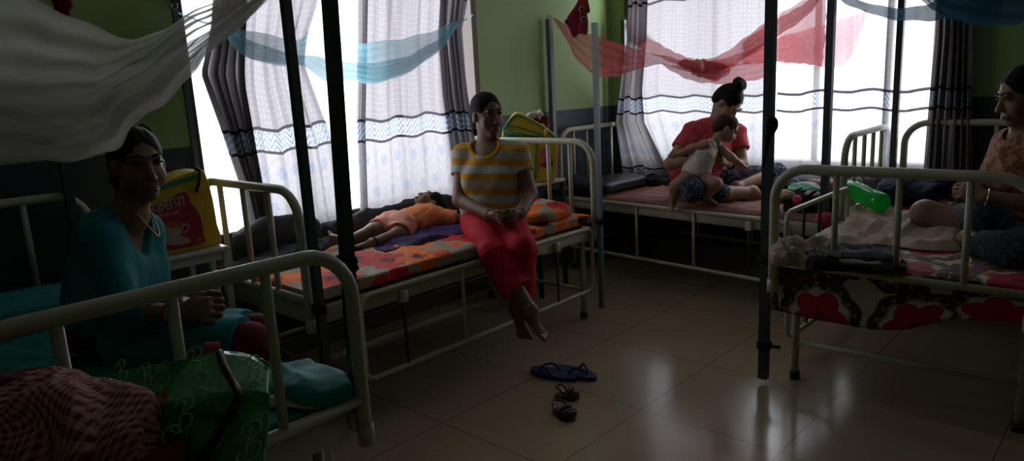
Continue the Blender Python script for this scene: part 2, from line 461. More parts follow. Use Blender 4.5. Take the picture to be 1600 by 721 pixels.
def mat_gingham():
    t = NT('red_check_cloth'); x, y, z = t.sep(t.coord('UV'))
    a = t.math('GREATER_THAN', t.math('FRACT', t.math('MULTIPLY', x, 46)), .5); b = t.math('GREATER_THAN', t.math('FRACT', t.math('MULTIPLY', y, 46)), .5)
    s = t.math('MULTIPLY', t.math('ADD', a, b), .5)
    n = t.n('ShaderNodeMapRange'); 
    c = t.mix(s, (.15, .024, .03), (.50, .27, .24))
    return t.done(t.bsdf(c, .85, spec=.2, bump=t.noise(t.coord(), 180), bstr=.1))
def mat_stripes():
    t = NT('yellow_white_striped_knit'); x, y, z = t.sep(t.coord('Object'))
    zz = t.math('ADD', z, t.math('MULTIPLY', .012, t.math('SINE', t.math('MULTIPLY', x, 9))))
    f = t.math('FRACT', t.math('DIVIDE', t.math('ADD', zz, .018), .0815))
    c = t.mix(t.math('LESS_THAN', f, .47), (.50, .50, .47), (.62, .30, .022))
    c = t.mix(t.math('MULTIPLY', t.noise(t.coord(), 24), .25), c, (.3, .25, .18))
    return t.done(t.bsdf(c, .85, bump=t.noise(t.coord(), 200), bstr=.06, spec=.2))
def mat_print(name, base, spot, scale, thr=.52, det=5):
    t = NT(name); co = t.coord()
    n = t.noise(co, scale, det, .7, 1.2)
    c = t.mix(t.math('GREATER_THAN', n, thr), base, spot); c = t.mix(t.math('GREATER_THAN', t.noise(co, scale*2.3, 3), .62), c, tuple(.6*a+.4*b for a, b in zip(base, spot)))
    return t.done(t.bsdf(c, .85, spec=.2))
def curtain_color(t):
    u, z, _ = t.sep(t.coord('UV'))
    nz = t.noise(t.coord('UV'), 30, 4)
    top = t.mix(nz, (.185, .168, .178), (.24, .218, .232))
    fu = t.math('SUBTRACT', t.math('FRACT', t.math('DIVIDE', u, .034)), .5); fv = t.math('SUBTRACT', t.math('FRACT', t.math('DIVIDE', z, .034)), .5)
    dot = t.math('LESS_THAN', t.math('ADD', t.math('MULTIPLY', fu, fu), t.math('MULTIPLY', fv, fv)), .03)
    top = t.mix(dot, top, (.275, .253, .266))
    low = t.mix(nz, (.245, .23, .242), (.30, .283, .295))
    # scalloped rings with a flower inside each
    cu = t.math('SUBTRACT', t.math('FRACT', t.math('DIVIDE', u, .17)), .5)
    row = t.math('FLOOR', t.math('DIVIDE', z, .20)); 
    cu = t.math('SUBTRACT', t.math('FRACT', t.math('ADD', t.math('DIVIDE', u, .17), t.math('MULTIPLY', row, .5))), .5)
    cv = t.math('SUBTRACT', t.math('FRACT', t.math('DIVIDE', z, .20)), .5)
    X = t.math('MULTIPLY', cu, .17); Y = t.math('MULTIPLY', cv, .20)
    r = t.math('SQRT', t.math('ADD', t.math('MULTIPLY', X, X), t.math('MULTIPLY', Y, Y)))
    a = t.math('ARCTAN2', Y, X)
    pet = t.math('MULTIPLY', .042, t.math('ADD', .84, t.math('MULTIPLY', .16, t.math('COSINE', t.math('MULTIPLY', a, 6)))))
    low = t.mix(t.between(r, .0815, .0855), low, (.225, .21, .225))
    fl = t.math('MULTIPLY', t.math('LESS_THAN', r, pet), t.math('GREATER_THAN', t.noise(t.coord('UV'), 75, 3), .46))
    low = t.mix(fl, low, (.19, .205, .265))
    c = t.mix(t.math('GREATER_THAN', z, 1.215), low, top)
    def chev(period, h):
        zz = t.math('ADD', z, t.math('MULTIPLY', t.math('ABSOLUTE', t.math('SUBTRACT', t.math('FRACT', t.math('DIVIDE', u, period)), .5)), period*1.3))
        return t.math('GREATER_THAN', t.math('FRACT', t.math('DIVIDE', zz, h)), .55)
    ch = t.mix(chev(.075, .036), (.36, .375, .41), (.15, .17, .24))
    c = t.mix(t.between(z, 1.215, 1.335), c, ch)
    hem = t.mix(chev(.075, .036), (.10, .095, .105), (.33, .32, .34))
    c = t.mix(t.math('LESS_THAN', z, .745), c, hem); c = t.mix(t.math('LESS_THAN', z, .64), c, (.075, .075, .085))
    dk = (.020, .012, .018)
    for a_, b_ in ((1.328, 1.346), (1.206, 1.222), (.742, .757), (2.085, 2.105)): c = t.mix(t.between(z, a_, b_), c, dk)
    return c
M['curtain'] = thin('patterned_curtain', None, .03, .62, curtain_color)
def sheer_share(t):
    z = t.sep(t.coord('UV'))[1]; ln = t.math('ADD', t.between(z, 1.326, 1.348), t.between(z, 1.204, 1.224))
    return t.math('SUBTRACT', .33, t.math('MULTIPLY', ln, .31))
M['curtain_sheer'] = thin('patterned_curtain_thin', None, sheer_share, .78, curtain_color)
M['curtain_dark'] = thin('patterned_curtain_lined', None, .0, .30, curtain_color)
def net_mat(name, c, transp):
    def tr(t):
        n = t.noise(t.coord('Object'), 7, 4, .6)
        return t.math('ADD', transp-.12, t.math('MULTIPLY', n, .24))
    return thin(name, c, tr, .6)
M['net_white'] = net_mat('white_net', (.50, .48, .42), .30)
M['net_blue'] = net_mat('blue_net', (.20, .42, .50), .38)
def pink_col(t):
    v = t.n('ShaderNodeTexVoronoi'); t.put(v.inputs['Vector'], t.coord('Object')); v.inputs['Scale'].default_value = 26
    return t.mix(t.math('LESS_THAN', v.outputs['Distance'], .24), (.58, .12, .14), (.66, .20, .21))
M['net_pink'] = thin('pink_net', None, .24, .55, pink_col)
M['net_navy'] = net_mat('navy_net', (.028, .085, .135), .13)
M['orange_sheet'] = mat_orange_sheet(); M['red_sheet'] = mat_red_sheet(); M['gingham'] = mat_gingham(); M['stripes'] = mat_stripes()
M['collar'] = plain('yellow_collar_rib', (.62, .30, .022), .85, var=.1)
M['pinkbrown'] = plain('pinkish_brown_sheet', (.26, .125, .105), .8, var=.15, scale=6, bump=.1, bscale=150, spec=.2)
M['teal'] = plain('teal_cotton', (.012, .175, .20), .8, var=.18, scale=9, bump=.1, bscale=160, spec=.2)
M['teal_sheet'] = plain('teal_sheet', (.014, .20, .20), .65, var=.15, scale=5, bump=.08, bscale=150, spec=.3)
M['aqua'] = plain('aqua_lining', (.05, .40, .42), .75, var=.1)
M['red_pants'] = plain('crimson_trousers', (.52, .018, .035), .8, var=.12, scale=8, bump=.08, bscale=140, spec=.2)
M['maroon'] = plain('maroon_cotton', (.13, .010, .018), .8, var=.2, scale=9, spec=.2)
M['rose_shirt'] = plain('rose_red_shirt', (.50, .060, .085), .8, var=.1, scale=9, spec=.2)
M['navy_print'] = mat_print('navy_white_print', (.018, .026, .05), (.24, .27, .32), 42, .56)
M['dark_print'] = mat_print('dark_blue_print', (.014, .022, .035), (.06, .09, .11), 24, .56)
M['rust_print'] = mat_print('rust_leaf_print', (.15, .045, .024), (.30, .15, .075), 26, .53)
M['white_cotton'] = plain('white_cotton', (.60, .52, .50), .85, var=.08, scale=30, spec=.2)
M['orange_knit'] = plain('orange_shirt', (.74, .25, .10), .85, var=.1, scale=14, spec=.2)
M['peach'] = plain('peach_shorts', (.76, .32, .25), .85, var=.1, scale=14, spec=.2)
M['purple'] = plain('purple_cloth', (.055, .03, .12), .8, var=.2, scale=8, spec=.2)
M['lime'] = plain('yellow_green_cloth', (.42, .42, .05), .8, var=.1)
M['blanket'] = plain('charcoal_blanket', (.055, .058, .068), .95, var=.25, scale=7, bump=.3, bscale=90, spec=.15)
M['blackfab'] = plain('black_cloth', (.016, .017, .02), .85, var=.3, scale=8, spec=.2)
M['rexine'] = plain('black_rexine', (.018, .020, .024), .33, var=.2, scale=8)
M['beige'] = plain('beige_crumpled_cloth', (.37, .29, .225), .9, var=.15, scale=6, spec=.2)
M['greycloth'] = plain('grey_cloth', (.10, .105, .12), .9, var=.2, scale=6, spec=.2)
M['lavender'] = plain('lavender_cloth', (.22, .20, .27), .9, var=.12)
M['palepink'] = plain('pale_pink_cloth', (.50, .40, .39), .85, var=.1)
M['pinkcloth'] = plain('hot_pink_cloth', (.62, .07, .13), .8, var=.15)
M['navyfab'] = plain('navy_cloth', (.022, .028, .055), .85, var=.25, spec=.2)
M['greencloth'] = plain('green_cloth', (.03, .24, .10), .8, var=.2)
M['redcap'] = plain('red_spotted_cloth', (.30, .012, .025), .75, var=.15, scale=10)
M['bluerubber'] = plain('navy_blue_rubber', (.010, .020, .10), .55, var=.12)
M['brownleather'] = plain('brown_leather', (.060, .016, .012), .45, var=.25, scale=20)
M['bagyellow'] = plain('yellow_woven_plastic', (.55, .38, .025), .38, var=.12, scale=10, bump=.06, bscale=120)
M['baggreen'] = plain('green_binding', (.025, .20, .09), .5, var=.12)
M['bagred'] = plain('deep_red_print', (.36, .018, .035), .42, var=.12, scale=12)
M['cupcream'] = plain('printed_cup_cream', (.42, .34, .27), .45, var=.15, scale=20)
M['teabrown'] = plain('printed_tea', (.40, .12, .04), .45, var=.15)
M['whiteprint'] = plain('white_print', (.55, .45, .42), .45, var=.05)
def mat_greenbag():
    t = NT('green_glossy_plastic'); co = t.coord()
    n = t.noise(co, 9, 4); c = t.mix(n, (.016, .21, .035), (.028, .32, .06))
    return t.done(t.bsdf(c, .16, bump=t.noise(co, 14, 4, .6, .8), bstr=.35, bdist=.012, spec=.6))
M['greenbag'] = mat_greenbag()
M['bagprint'] = plain('pale_green_print', (.22, .58, .24), .3, var=.08)
M['bagorange'] = plain('orange_yellow_lining', (.60, .30, .015), .35, var=.1)
M['blackstrap'] = plain('black_strap', (.008, .008, .008), .5)
def mat_bottle():
    t = NT('green_bottle_plastic'); b = t.bsdf((.05, .80, .16), .12, spec=.6)
    b.inputs['Transmission Weight'].default_value = .3
    tr = t.n('ShaderNodeBsdfTranslucent'); t.put(tr.inputs[0], (.035, .62, .14))
    mx = t.n('ShaderNodeMixShader'); mx.inputs[0].default_value = .6
    t.t.links.new(b.outputs[0], mx.inputs[1]); t.t.links.new(tr.outputs[0], mx.inputs[2]); return t.done(mx)
M['bottle'] = mat_bottle()

# ------------------------------------------------------------------ the room shell
def struct(name, vf, m, smooth=False): return tag(obj(name, vf, m, None, smooth, loc=(0, 0, 0)), kind='structure')
X0, Y0, TH = -2.2, -2.6, .22
struct('floor', box((X0-TH, Y0-TH, -.12), (XW+TH, YW+TH, 0)), M['floor'])
struct('ceiling', box((X0-TH, Y0-TH, ZC), (XW+TH, YW+TH, ZC+.12)), M['ceiling'])
a, b, c, d = LWIN
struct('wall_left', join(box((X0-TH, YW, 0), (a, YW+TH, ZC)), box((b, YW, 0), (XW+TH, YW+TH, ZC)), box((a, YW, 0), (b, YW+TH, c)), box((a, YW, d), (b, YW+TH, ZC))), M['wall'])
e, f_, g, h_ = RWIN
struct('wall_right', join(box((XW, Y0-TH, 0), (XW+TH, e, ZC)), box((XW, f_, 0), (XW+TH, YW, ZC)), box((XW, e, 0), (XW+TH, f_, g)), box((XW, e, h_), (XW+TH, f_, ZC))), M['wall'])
struct('wall_near_left', box((X0-TH, Y0-TH, 0), (X0, YW, ZC)), M['wall'])
struct('wall_near_right', box((X0, Y0-TH, 0), (XW, Y0, ZC)), M['wall'])
struct('baseboard_left', box((X0, YW-.012, 0), (XW-.012, YW, .115), .004), M['skirting'])
struct('baseboard_right', box((XW-.012, Y0, 0), (XW, YW, .115), .004), M['skirting'])
def window(name, along, lo, hi, z0, z1, wallp):
    fr = []
    def bx(a0, a1, q0, q1, y0, y1):
        p, q = (V(a0, wallp+y0, q0), V(a1, wallp+y1, q1)) if along == 'x' else (V(wallp+y0, a0, q0), V(wallp+y1, a1, q1))
        fr.append(box(p, q, .006))
    bx(lo, lo+.05, z0, z1, -.012, .10); bx(hi-.05, hi, z0, z1, -.012, .10); bx(lo+.05, hi-.05, z1-.05, z1, -.012, .10); bx(lo+.05, hi-.05, z0, z0+.04, -.02, .12)
    n = 3
    for i in range(1, n): 
        x = lo+(hi-lo)*i/n; bx(x-.02, x+.02, z0+.04, z1-.05, .04, .08)
    o = struct(name, join(*fr), M['jamb']); return o
window('window_1', 'x', LWIN[0], LWIN[1], LWIN[2], LWIN[3], YW)
window('window_2', 'y', RWIN[0], RWIN[1], RWIN[2], RWIN[3], XW)

# ------------------------------------------------------------------ curtains
def curtain(label, along, wallp, left, right, zs, folds, amp, mat, fabric, off=.09, seed=0, sway=.0, nu=150, nv=60, floor_off=None):
    """left/right: lists of (z, position along the wall) edges"""
    left, right = np.array(left), np.array(right)
    z0, z1 = zs
    rs = np.random.RandomState(seed); ph = rs.rand(6)*6.28
    def fn(U, W):
        z = z0+(z1-z0)*W
        L = interp(left, 0, 1, z); R = interp(right, 0, 1, z)
        wid = np.abs(R-L)
        Uw = U+.012*np.sin(2*np.pi*folds*.5*U+ph[0])
        pos = L+(R-L)*Uw
        gather = np.clip(.5+.7*(fabric/np.maximum(wid, .05)-1), .35, 1.6)
        fo = np.sin(2*np.pi*folds*(U+.02*np.sin(3*W+ph[1]))+ph[2]+.5*np.sin(4*W+ph[3]))
        fo2 = np.sin(2*np.pi*folds*2.3*U+ph[4]+1.5*W)
        n = off+amp*gather*(fo*.75+.25*fo2)*(.8+.4*np.sin(2.5*W+ph[5])) + sway*np.sin(np.pi*W)
        pos = pos+amp*.7*np.cos(2*np.pi*folds*U+ph[2])*(wid/np.maximum(fabric, .01))
        zz = z+.006*np.sin(6*U+ph[0])
        if along == 'x': return np.stack([pos, wallp-n, zz], -1)
        return np.stack([wallp-n, pos, zz], -1)
    def uvf(U, W):
        z = z0+(z1-z0)*W
        return np.stack([U*fabric+seed*.37, z+.010*np.sin(2*np.pi*folds*.5*U+ph[0])], -1)
    o = obj('curtain', grid(fn, nu, nv, uvf), mat)
    return tag(o, label, 'curtain', 'patterned window curtains')
YL = YW-.09
def ex(pts): return [(float(ony(x, y, YL)[2]), float(ony(x, y, YL)[0])) for x, y in pts]
XL = XW-.09
def ey(pts): return [(float(onx(x, y, XL)[2]), float(onx(x, y, XL)[1])) for x, y in pts]
curtain('dark bunched curtain at the left side of the left window, behind the white net', 'x', YW,
        ex([(338, -60), (330, 40), (312, 115), (345, 200), (378, 290), (392, 345), (402, 400)]),
        ex([(388, -60), (384, 60), (384, 140), (398, 240), (408, 300), (415, 345), (420, 400)]), (.60, 2.38), 5, .035, M['curtain_dark'], .75, seed=1)
curtain('pale backlit curtain panel in the left window, pinched by the blue net', 'x', YW,
        ex([(382, -60), (380, 60), (378, 140), (390, 240), (400, 300), (405, 400)]),
        ex([(505, -40), (498, 10), (482, 60), (478, 100), (500, 160), (523, 220), (541, 330), (550, 400)]), (.58, 2.38), 5, .018, M['curtain'], .95, seed=2)
curtain('pale backlit curtain panel on the right of the left window, flower border below', 'x', YW,
        ex([(566, -40), (562, 100), (560, 200), (564, 300), (566, 370)]),
        ex([(700, -40), (694, 60), (700, 150), (712, 260), (716, 340)]), (.56, 2.38), 6, .014, M['curtain'], 1.1, seed=3)
curtain('dark gathered curtain edge beside the green wall, behind the woman in stripes', 'x', YW,
        ex([(690, -40), (686, 60), (692, 150), (706, 260), (712, 340)]),
        ex([(736, -40), (722, 45), (732, 150), (748, 260), (756, 340)]), (.56, 2.38), 5, .03, M['curtain_dark'], .7, seed=4, off=.08)
curtain('narrow bluish curtain strip hanging in the gap of the left window', 'x', YW,
        ex([(553, -40), (553, 100), (552, 200), (556, 300), (558, 350)]), ex([(569, -40), (567, 100), (565, 200), (568, 300), (570, 350)]), (.58, 2.38), 2, .012, M['curtain'], .16, seed=5, off=.12, nu=40)
curtain('dark gathered curtain in the corner at the left of the right window', 'y', XW,
        ey([(986, -40), (982, 60), (972, 140), (966, 190), (975, 250), (985, 330)]), ey([(1014, -40), (1012, 60), (1006, 140), (1010, 190), (1045, 260), (1060, 330)]), (.55, 2.38), 4, .03, M['curtain_dark'], .7, seed=6, off=.12)
curtain('grey backlit curtain panel behind the woman in the rose shirt', 'y', XW,
        ey([(1008, -40), (1004, 60), (998, 140), (1004, 190), (1030, 260), (1050, 330)]), ey([(1203, -40), (1203, 100), (1197, 200), (1190, 270), (1188, 330)]), (.705, 2.38), 7, .02, M['curtain'], 1.7, seed=7)
curtain('brightly glowing thin curtain panel in the middle of the right window', 'y', XW,
        ey([(1222, -40), (1219, 100), (1214, 200), (1208, 270), (1206, 330)]), ey([(1480, -40), (1476, 60), (1462, 200), (1448, 330)]), (.705, 2.38), 6, .018, M['curtain_sheer'], 1.6, seed=8)
curtain('dark hanging curtain at the right window end, by the woman in rust print', 'y', XW,
        ey([(1466, -40), (1462, 60), (1448, 200), (1436, 330)]), ey([(1520, -40), (1518, 150), (1518, 330)]), (.45, 2.38), 6, .028, M['curtain_dark'], 1.0, seed=9)

# ------------------------------------------------------------------ beds
def arch_path(a, b, zb, zt, r, n=7):
    """inverted U from a (bottom) up, across and down to b"""
    a, b = V(a[0], a[1], 0), V(b[0], b[1], 0); d = nrm(b-a)
    pts = [a+UP*zb, a+UP*(zt-r)*.5+UP*zb*.5, a+UP*(zt-r)]
    for i in range(1, n+1):
        t = math.pi/2*i/n; pts.append(a+d*r*(1-math.cos(t))+UP*(zt-r+r*math.sin(t)))
    for k in (.33, .66): pts.append(a+(b-a)*k+UP*zt)
    for i in range(0, n+1):
        t = math.pi/2*i/n; pts.append(b-d*r*(1-math.sin(t))+UP*(zt-r+r*math.cos(t)))
    pts += [b+UP*(zt-r)*.5+UP*zb*.5, b+UP*zb]
    return np.array(pts)
def rrect(a, b, z0, z1, r, n=5):
    a, b = V(a[0], a[1], 0), V(b[0], b[1], 0); d = nrm(b-a); L = np.linalg.norm(b-a); out = []
    for cx, cz, t0 in ((r, z0+r, math.pi), (L-r, z0+r, 1.5*math.pi), (L-r, z1-r, 0), (r, z1-r, .5*math.pi)):
        for i in range(n+1):
            t = t0+math.pi/2*i/n; out.append(a+d*(cx+r*math.cos(t))+UP*(cz+r*math.sin(t)))
    return np.array(out)
def bed(label, foot, head, width, wdir, zrail, ztf, zth, fbars, hbars, zend=(.64, .64), foot_off=None, rp=.020, zlow=.19, sides=(0, 1), guard=None):
    """foot/head: plan points of the near-side corners; wdir: across the bed"""
    foot, head = V(*foot, 0), V(*head, 0); ax = nrm(head-foot); L = np.linalg.norm(head-foot); wv = nrm(V(*wdir, 0))
    t = thing('hospital_bed', label, 'bed', foot+ax*L/2+wv*width/2, 'cream steel hospital beds')
    fo = foot if foot_off is None else V(*foot_off, 0)
    for nm, base, zt, bars, zr in (('footboard', fo, ztf, fbars, zend[0]), ('headboard', head, zth, hbars, zend[1])):
        p, q = base, base+wv*width
        fr = obj(nm+'_frame', join(tube(arch_path(p, q, .52, zt, .14), rp, 14), tube([p+UP*zr, (p+q)/2+UP*zr, q+UP*zr], .016, 12)), M['cream'], t)
        for k in bars: obj(nm+'_bar', tube([p+(q-p)*k+UP*zr, p+(q-p)*k+UP*(zt-.005)], .0135, 10), M['cream'], t)
        for s in (p, q): obj('socket', tube([s+UP*.50, s+UP*.56], rp+.004, 12), M['cream'], t)
    for s in (0, 1):
        A, B = foot+wv*width*s, head+wv*width*s
        i = -1 if s else 1
        obj('side_rail', rbox((A+B)/2+UP*(zrail-.035), (L/2-.05, .012, .04), np.stack([ax, np.cross(UP, ax), UP], 1), .004), M['cream'], t)
        a, b = A+ax*.24-wv*i*.02, B-ax*.06-wv*i*.02
        obj('side_truss', tube(rrect(a, b, zlow, zrail, .055), .0135, 10, closed=True), M['cream'], t)
        for k in (.36, .62): obj('truss_upright', tube([a+(b-a)*k+UP*zlow, a+(b-a)*k+UP*zrail], .011, 8), M['cream'], t)
        for k in (.14, .80):
            q = a+(b-a)*k
            br = obj('rail_bracket', rbox(q+UP*(zrail-.055), (.022, .018, .03), np.stack([ax, np.cross(UP, ax), UP], 1), .004), M['cream'], t)
            obj('brace_rod', tube([q+UP*(zrail-.08), q+UP*(zlow+.01)], .007, 8), M['blackiron'], t)
        for k in (.22, L-.10):
            p = A+ax*k+wv*i*.03
            lg = obj('leg', tube([p+UP*.035, p+UP*(zrail-.05)], .0175, 12), M['cream'], t)
            obj('rubber_foot', tube([p, p+UP*.04], .024, 12), M['rubber'], lg)
    for k in (.22, L-.10):
        p = foot+ax*k+wv*.03; q = foot+ax*k+wv*(width-.03)
        obj('cross_bar', tube([p+UP*zlow, q+UP*zlow], .0125, 10), M['cream'], t)
    for k in (.055, L-.03):
        p = foot+ax*k+wv*.02; q = foot+ax*k+wv*(width-.02)
        obj('end_rail', rbox((p+q)/2+UP*(zrail-.05), (.012, width/2-.02, .04), np.stack([ax, np.cross(UP, ax), UP], 1), .004), M['cream'], t)
    pl = rbox(foot+ax*L/2+wv*width/2+UP*(zrail-.005), (L/2-.04, width/2-.02, .006), np.stack([ax, np.cross(UP, ax), UP], 1), .002)
    obj('mattress_platform', pl, M['cream'], t)
    if guard is not None:
        a, b, z1 = guard
        A, B = foot+ax*a-wv*.015, foot+ax*b-wv*.015
        obj('side_guard', tube(arch_path(A, B, zrail-.03, z1, .05, 5), .012, 10), M['cream'], t)
        for k in (.25, .5, .75): obj('guard_bar', tube([A+(B-A)*k+UP*(zrail-.03), A+(B-A)*k+UP*z1], .008, 8), M['blackiron'], t)
    return t
B3 = (.27, .52, .77); B4 = (.2, .4, .6, .8)
bed('cream steel bed in the left foreground where the woman in teal sits', (1.08, 1.63), (1.03, 3.60), .92, (-1, 0), .60, 1.085, 1.12, B3, B3, (.64, .68))
bed('cream steel bed with orange flowered sheet under the left window', (1.53, 2.64), (3.60, 2.64), .90, (0, 1), .595, 1.115, 1.13, B3, B4)
bed('cream steel bed under the right window where a woman holds a baby', (4.26, 1.42), (4.47, 3.60), .90, (1, 0), .59, 1.10, 1.12, B4, B4, foot_off=(4.42, 1.40))
bed('cream steel bed in the right foreground with red flowered sheet', (3.12, 1.28), (5.22, 1.28), .975, (0, -1), .62, 1.075, 1.125, B3, B3, (.64, .66), rp=.022, guard=(.18, 1.05, .84))

# net poles: square dark tubes strapped to the bed corners
def pole(label, x, y, z0, z1, r, mat, lean=(0, 0), tip=False, ties=(.6,), to=None):
    t = thing('net_pole', label, 'pole', (x, y, z0), 'mosquito net poles on the beds')
    a, b = V(x, y, z0), V(x+lean[0], y+lean[1], z1)
    obj('shaft', tube([a, (a+b)/2, b], r, 4, square=True), mat, t, smooth=False)
    if tip:
        obj('tip_loop', tube([b+V(0, 0, -.005)]+[b+V(.011*math.sin(q), -.011*math.sin(q), .014-.014*math.cos(q)) for q in np.linspace(.3, 5.9, 9)], .0035, 6), M['blackiron'], t)
    for z in ties:
        p = a+(b-a)*(z-z0)/(z1-z0)
        rg = [p+V(math.cos(q), math.sin(q), 0)*(r*1.5)+UP*.01*math.sin(3*q) for q in np.linspace(0, 6.28, 12, endpoint=False)]
        obj('tie', join(tube(rg, .008, 6, closed=True), tube([v+UP*.02 for v in rg], .007, 6, closed=True)), M['blackfab'], t)
        if to is not None:
            q = V(to[0], to[1], p[2]+.01); obj('tie_strap', tube([p, (p+q)/2+UP*.006, q], .008, 6), M['blackfab'], t)
    return t
pole('dark net pole strapped to the left foreground bed footboard corner', 1.098, 1.693, .52, 2.1, .0160, M['pole'], lean=(.034, -.038), ties=(.6, 1.02), to=(1.09, 1.64))
pole('dark net pole at the near foot corner of the orange sheeted bed', 1.545, 2.585, .04, 2.1, .0170, M['pole'], ties=(.6,), to=(1.56, 2.63))
pole('grey net pole with the red cloth on top, beyond the woman in stripes', 3.583, 2.585, .06, 1.84, .0145, M['steelpole'], ties=(.62,), to=(3.6, 2.63))
pole('grey net pole in the corner holding the left end of the pink net', 4.425, 3.625, .1, 1.985, .020, M['steelpole'], tip=True, ties=(.62,), to=(4.46, 3.61))
pole('thin net pole beside the corner curtain, mostly behind the pink net', 5.27, 3.50, .1, 1.99, .018, M['pole'], tip=True)
pole('dark net pole at the left corner of the right foreground footboard', 3.19, 1.345, .03, 2.1, .0205, M['pole'], ties=(.19, .62), to=(3.2, 1.27))
pole('dark net pole behind the right foreground footboard, with pink cloth at its foot', 4.33, 1.475, .56, 2.1, .0200, M['pole'], ties=(.6,), to=(4.4, 1.42))
pole('dark net pole on the left of the close pair before the bright curtain', 5.27, 1.415, .1, 2.1, .018, M['pole'], ties=(.6,))
pole('dark net pole on the right of the close pair before the bright curtain', 5.17, 1.33, .1, 2.1, .019, M['pole'], ties=(.6,))
pole('short looped net pole tip showing above the white net at the window', 1.545, 3.59, .1, 1.945, .012, M['steelpole'], tip=True)

# ------------------------------------------------------------------ mattresses and sheets
def sheet(name, label, cat, o, ax, wv, L, W, ztop, drops, mat, wr=.012, seed=0, rad=.03, crown=.0, nu=150, nv=90, group=None, wf=14, vary=None):
    """drops: (foot, head, near, far) hanging lengths"""
    o = V(*o, 0); ax = nrm(V(*ax, 0)); wv = nrm(V(*wv, 0)); df, dh, dn, dfar = drops
    def prof(s, d0, d1, length):
        """arc-length -> (pos, drop)"""
        pos = np.clip(s, 0, length); dr = np.maximum(-s, 0)+np.maximum(s-length, 0)
        return pos, dr
    def fn(U, Wd):
        su = -df+(L+df+dh)*U; sv = -dn+(W+dn+dfar)*Wd
        pu, du = prof(su, df, dh, L); pv, dv = prof(sv, dn, dfar, W)
        if vary is not None: du = du*np.interp(pv/W, *vary)
        z = ztop-np.maximum(du, dv)
        z = z+crown*np.sin(np.pi*np.clip(pu/L, 0, 1))*np.sin(np.pi*np.clip(pv/W, 0, 1))
        q = np.stack([su, sv, 0*su], -1)
        wob = wr*crumple(q, seed, wf)
        top = (np.maximum(du, dv) <= 1e-6)
        ed = np.minimum.reduce([pu, L-pu, pv, W-pv]); sm = np.clip(ed/rad, 0, 1)
        z = z+np.where(top, wob-(1-sm)**2*rad*.5, 0)
        pout = np.where(~top, wob*.8+.006, 0)
        base = o+pu[..., None]*ax+pv[..., None]*wv
        base = base+np.where(su < 0, -pout, np.where(su > L, pout, 0))[..., None]*ax
        base = base+np.where(sv < 0, -pout, np.where(sv > W, pout, 0))[..., None]*wv
        base[..., 2] = z
        return base
    def uvf(U, Wd): return np.stack([-df+(L+df+dh)*U, -dn+(W+dn+dfar)*Wd], -1)
    ob = obj(name, grid(fn, nu, nv, uvf), mat); thicken(ob, .004)
    return tag(ob, label, cat, group)
def mattress(label, o, ax, wv, L, W, z0, z1, mat):
    ax = nrm(V(*ax, 0)); wv = nrm(V(*wv, 0)); c = V(*o, 0)+ax*L/2+wv*W/2+UP*(z0+z1)/2
    return tag(obj('mattress', rbox(c, (L/2, W/2, (z1-z0)/2), np.stack([ax, wv, UP], 1), .02), mat, smooth=False), label, 'mattress')
mattress('thin mattress under the teal sheet in the left foreground', (1.055, 1.70), (-.025, 1), (-1, 0), 1.84, .86, .602, .63, M['blackfab'])
sheet('bedsheet', 'teal sheet spread over the left foreground bed', 'bedsheet', (1.07, 1.68), (-.025, 1), (-1, 0), 1.87, .89, .656, (.03, .03, .05, .03), M['teal_sheet'], .014, 21)
mattress('thin mattress under the orange flowered sheet', (1.58, 2.67), (1, 0), (0, 1), 1.98, .86, .598, .642, M['blackfab'])
sheet('bedsheet', 'orange and beige flowered sheet on the bed below the left window', 'bedsheet', (1.56, 2.655), (1, 0), (0, 1), 2.0, .87, .672, (.06, .03, .055, .03), M['orange_sheet'], .012, 31)
mattress('thin mattress under the pinkish brown sheet', (4.32, 1.48), (.21, 2.18), (1, 0), 2.05, .85, .593, .612, M['blackfab'])
sheet('bedsheet', 'pinkish brown rumpled sheet on the bed with the mother and baby', 'bedsheet', (4.30, 1.50), (.21, 2.18), (1, 0), 1.78, .86, .622, (.02, .01, .075, .02), M['pinkbrown'], .017, 41, crown=.02)
mattress('thin mattress under the red flowered sheet', (3.17, 1.25), (1, 0), (0, -1), 2.0, .90, .625, .642, M['blackfab'])
sheet('bedsheet', 'red hibiscus print sheet hanging over the foot of the right foreground bed', 'bedsheet', (3.138, 1.285), (1, 0), (0, -1), 2.0, .96, .668, (.27, .02, .03, .03), M['red_sheet'], .007, 51, vary=((0, .2, .45, .58, .75, 1), (.95, 1.0, 1.0, .92, .62, .5)))
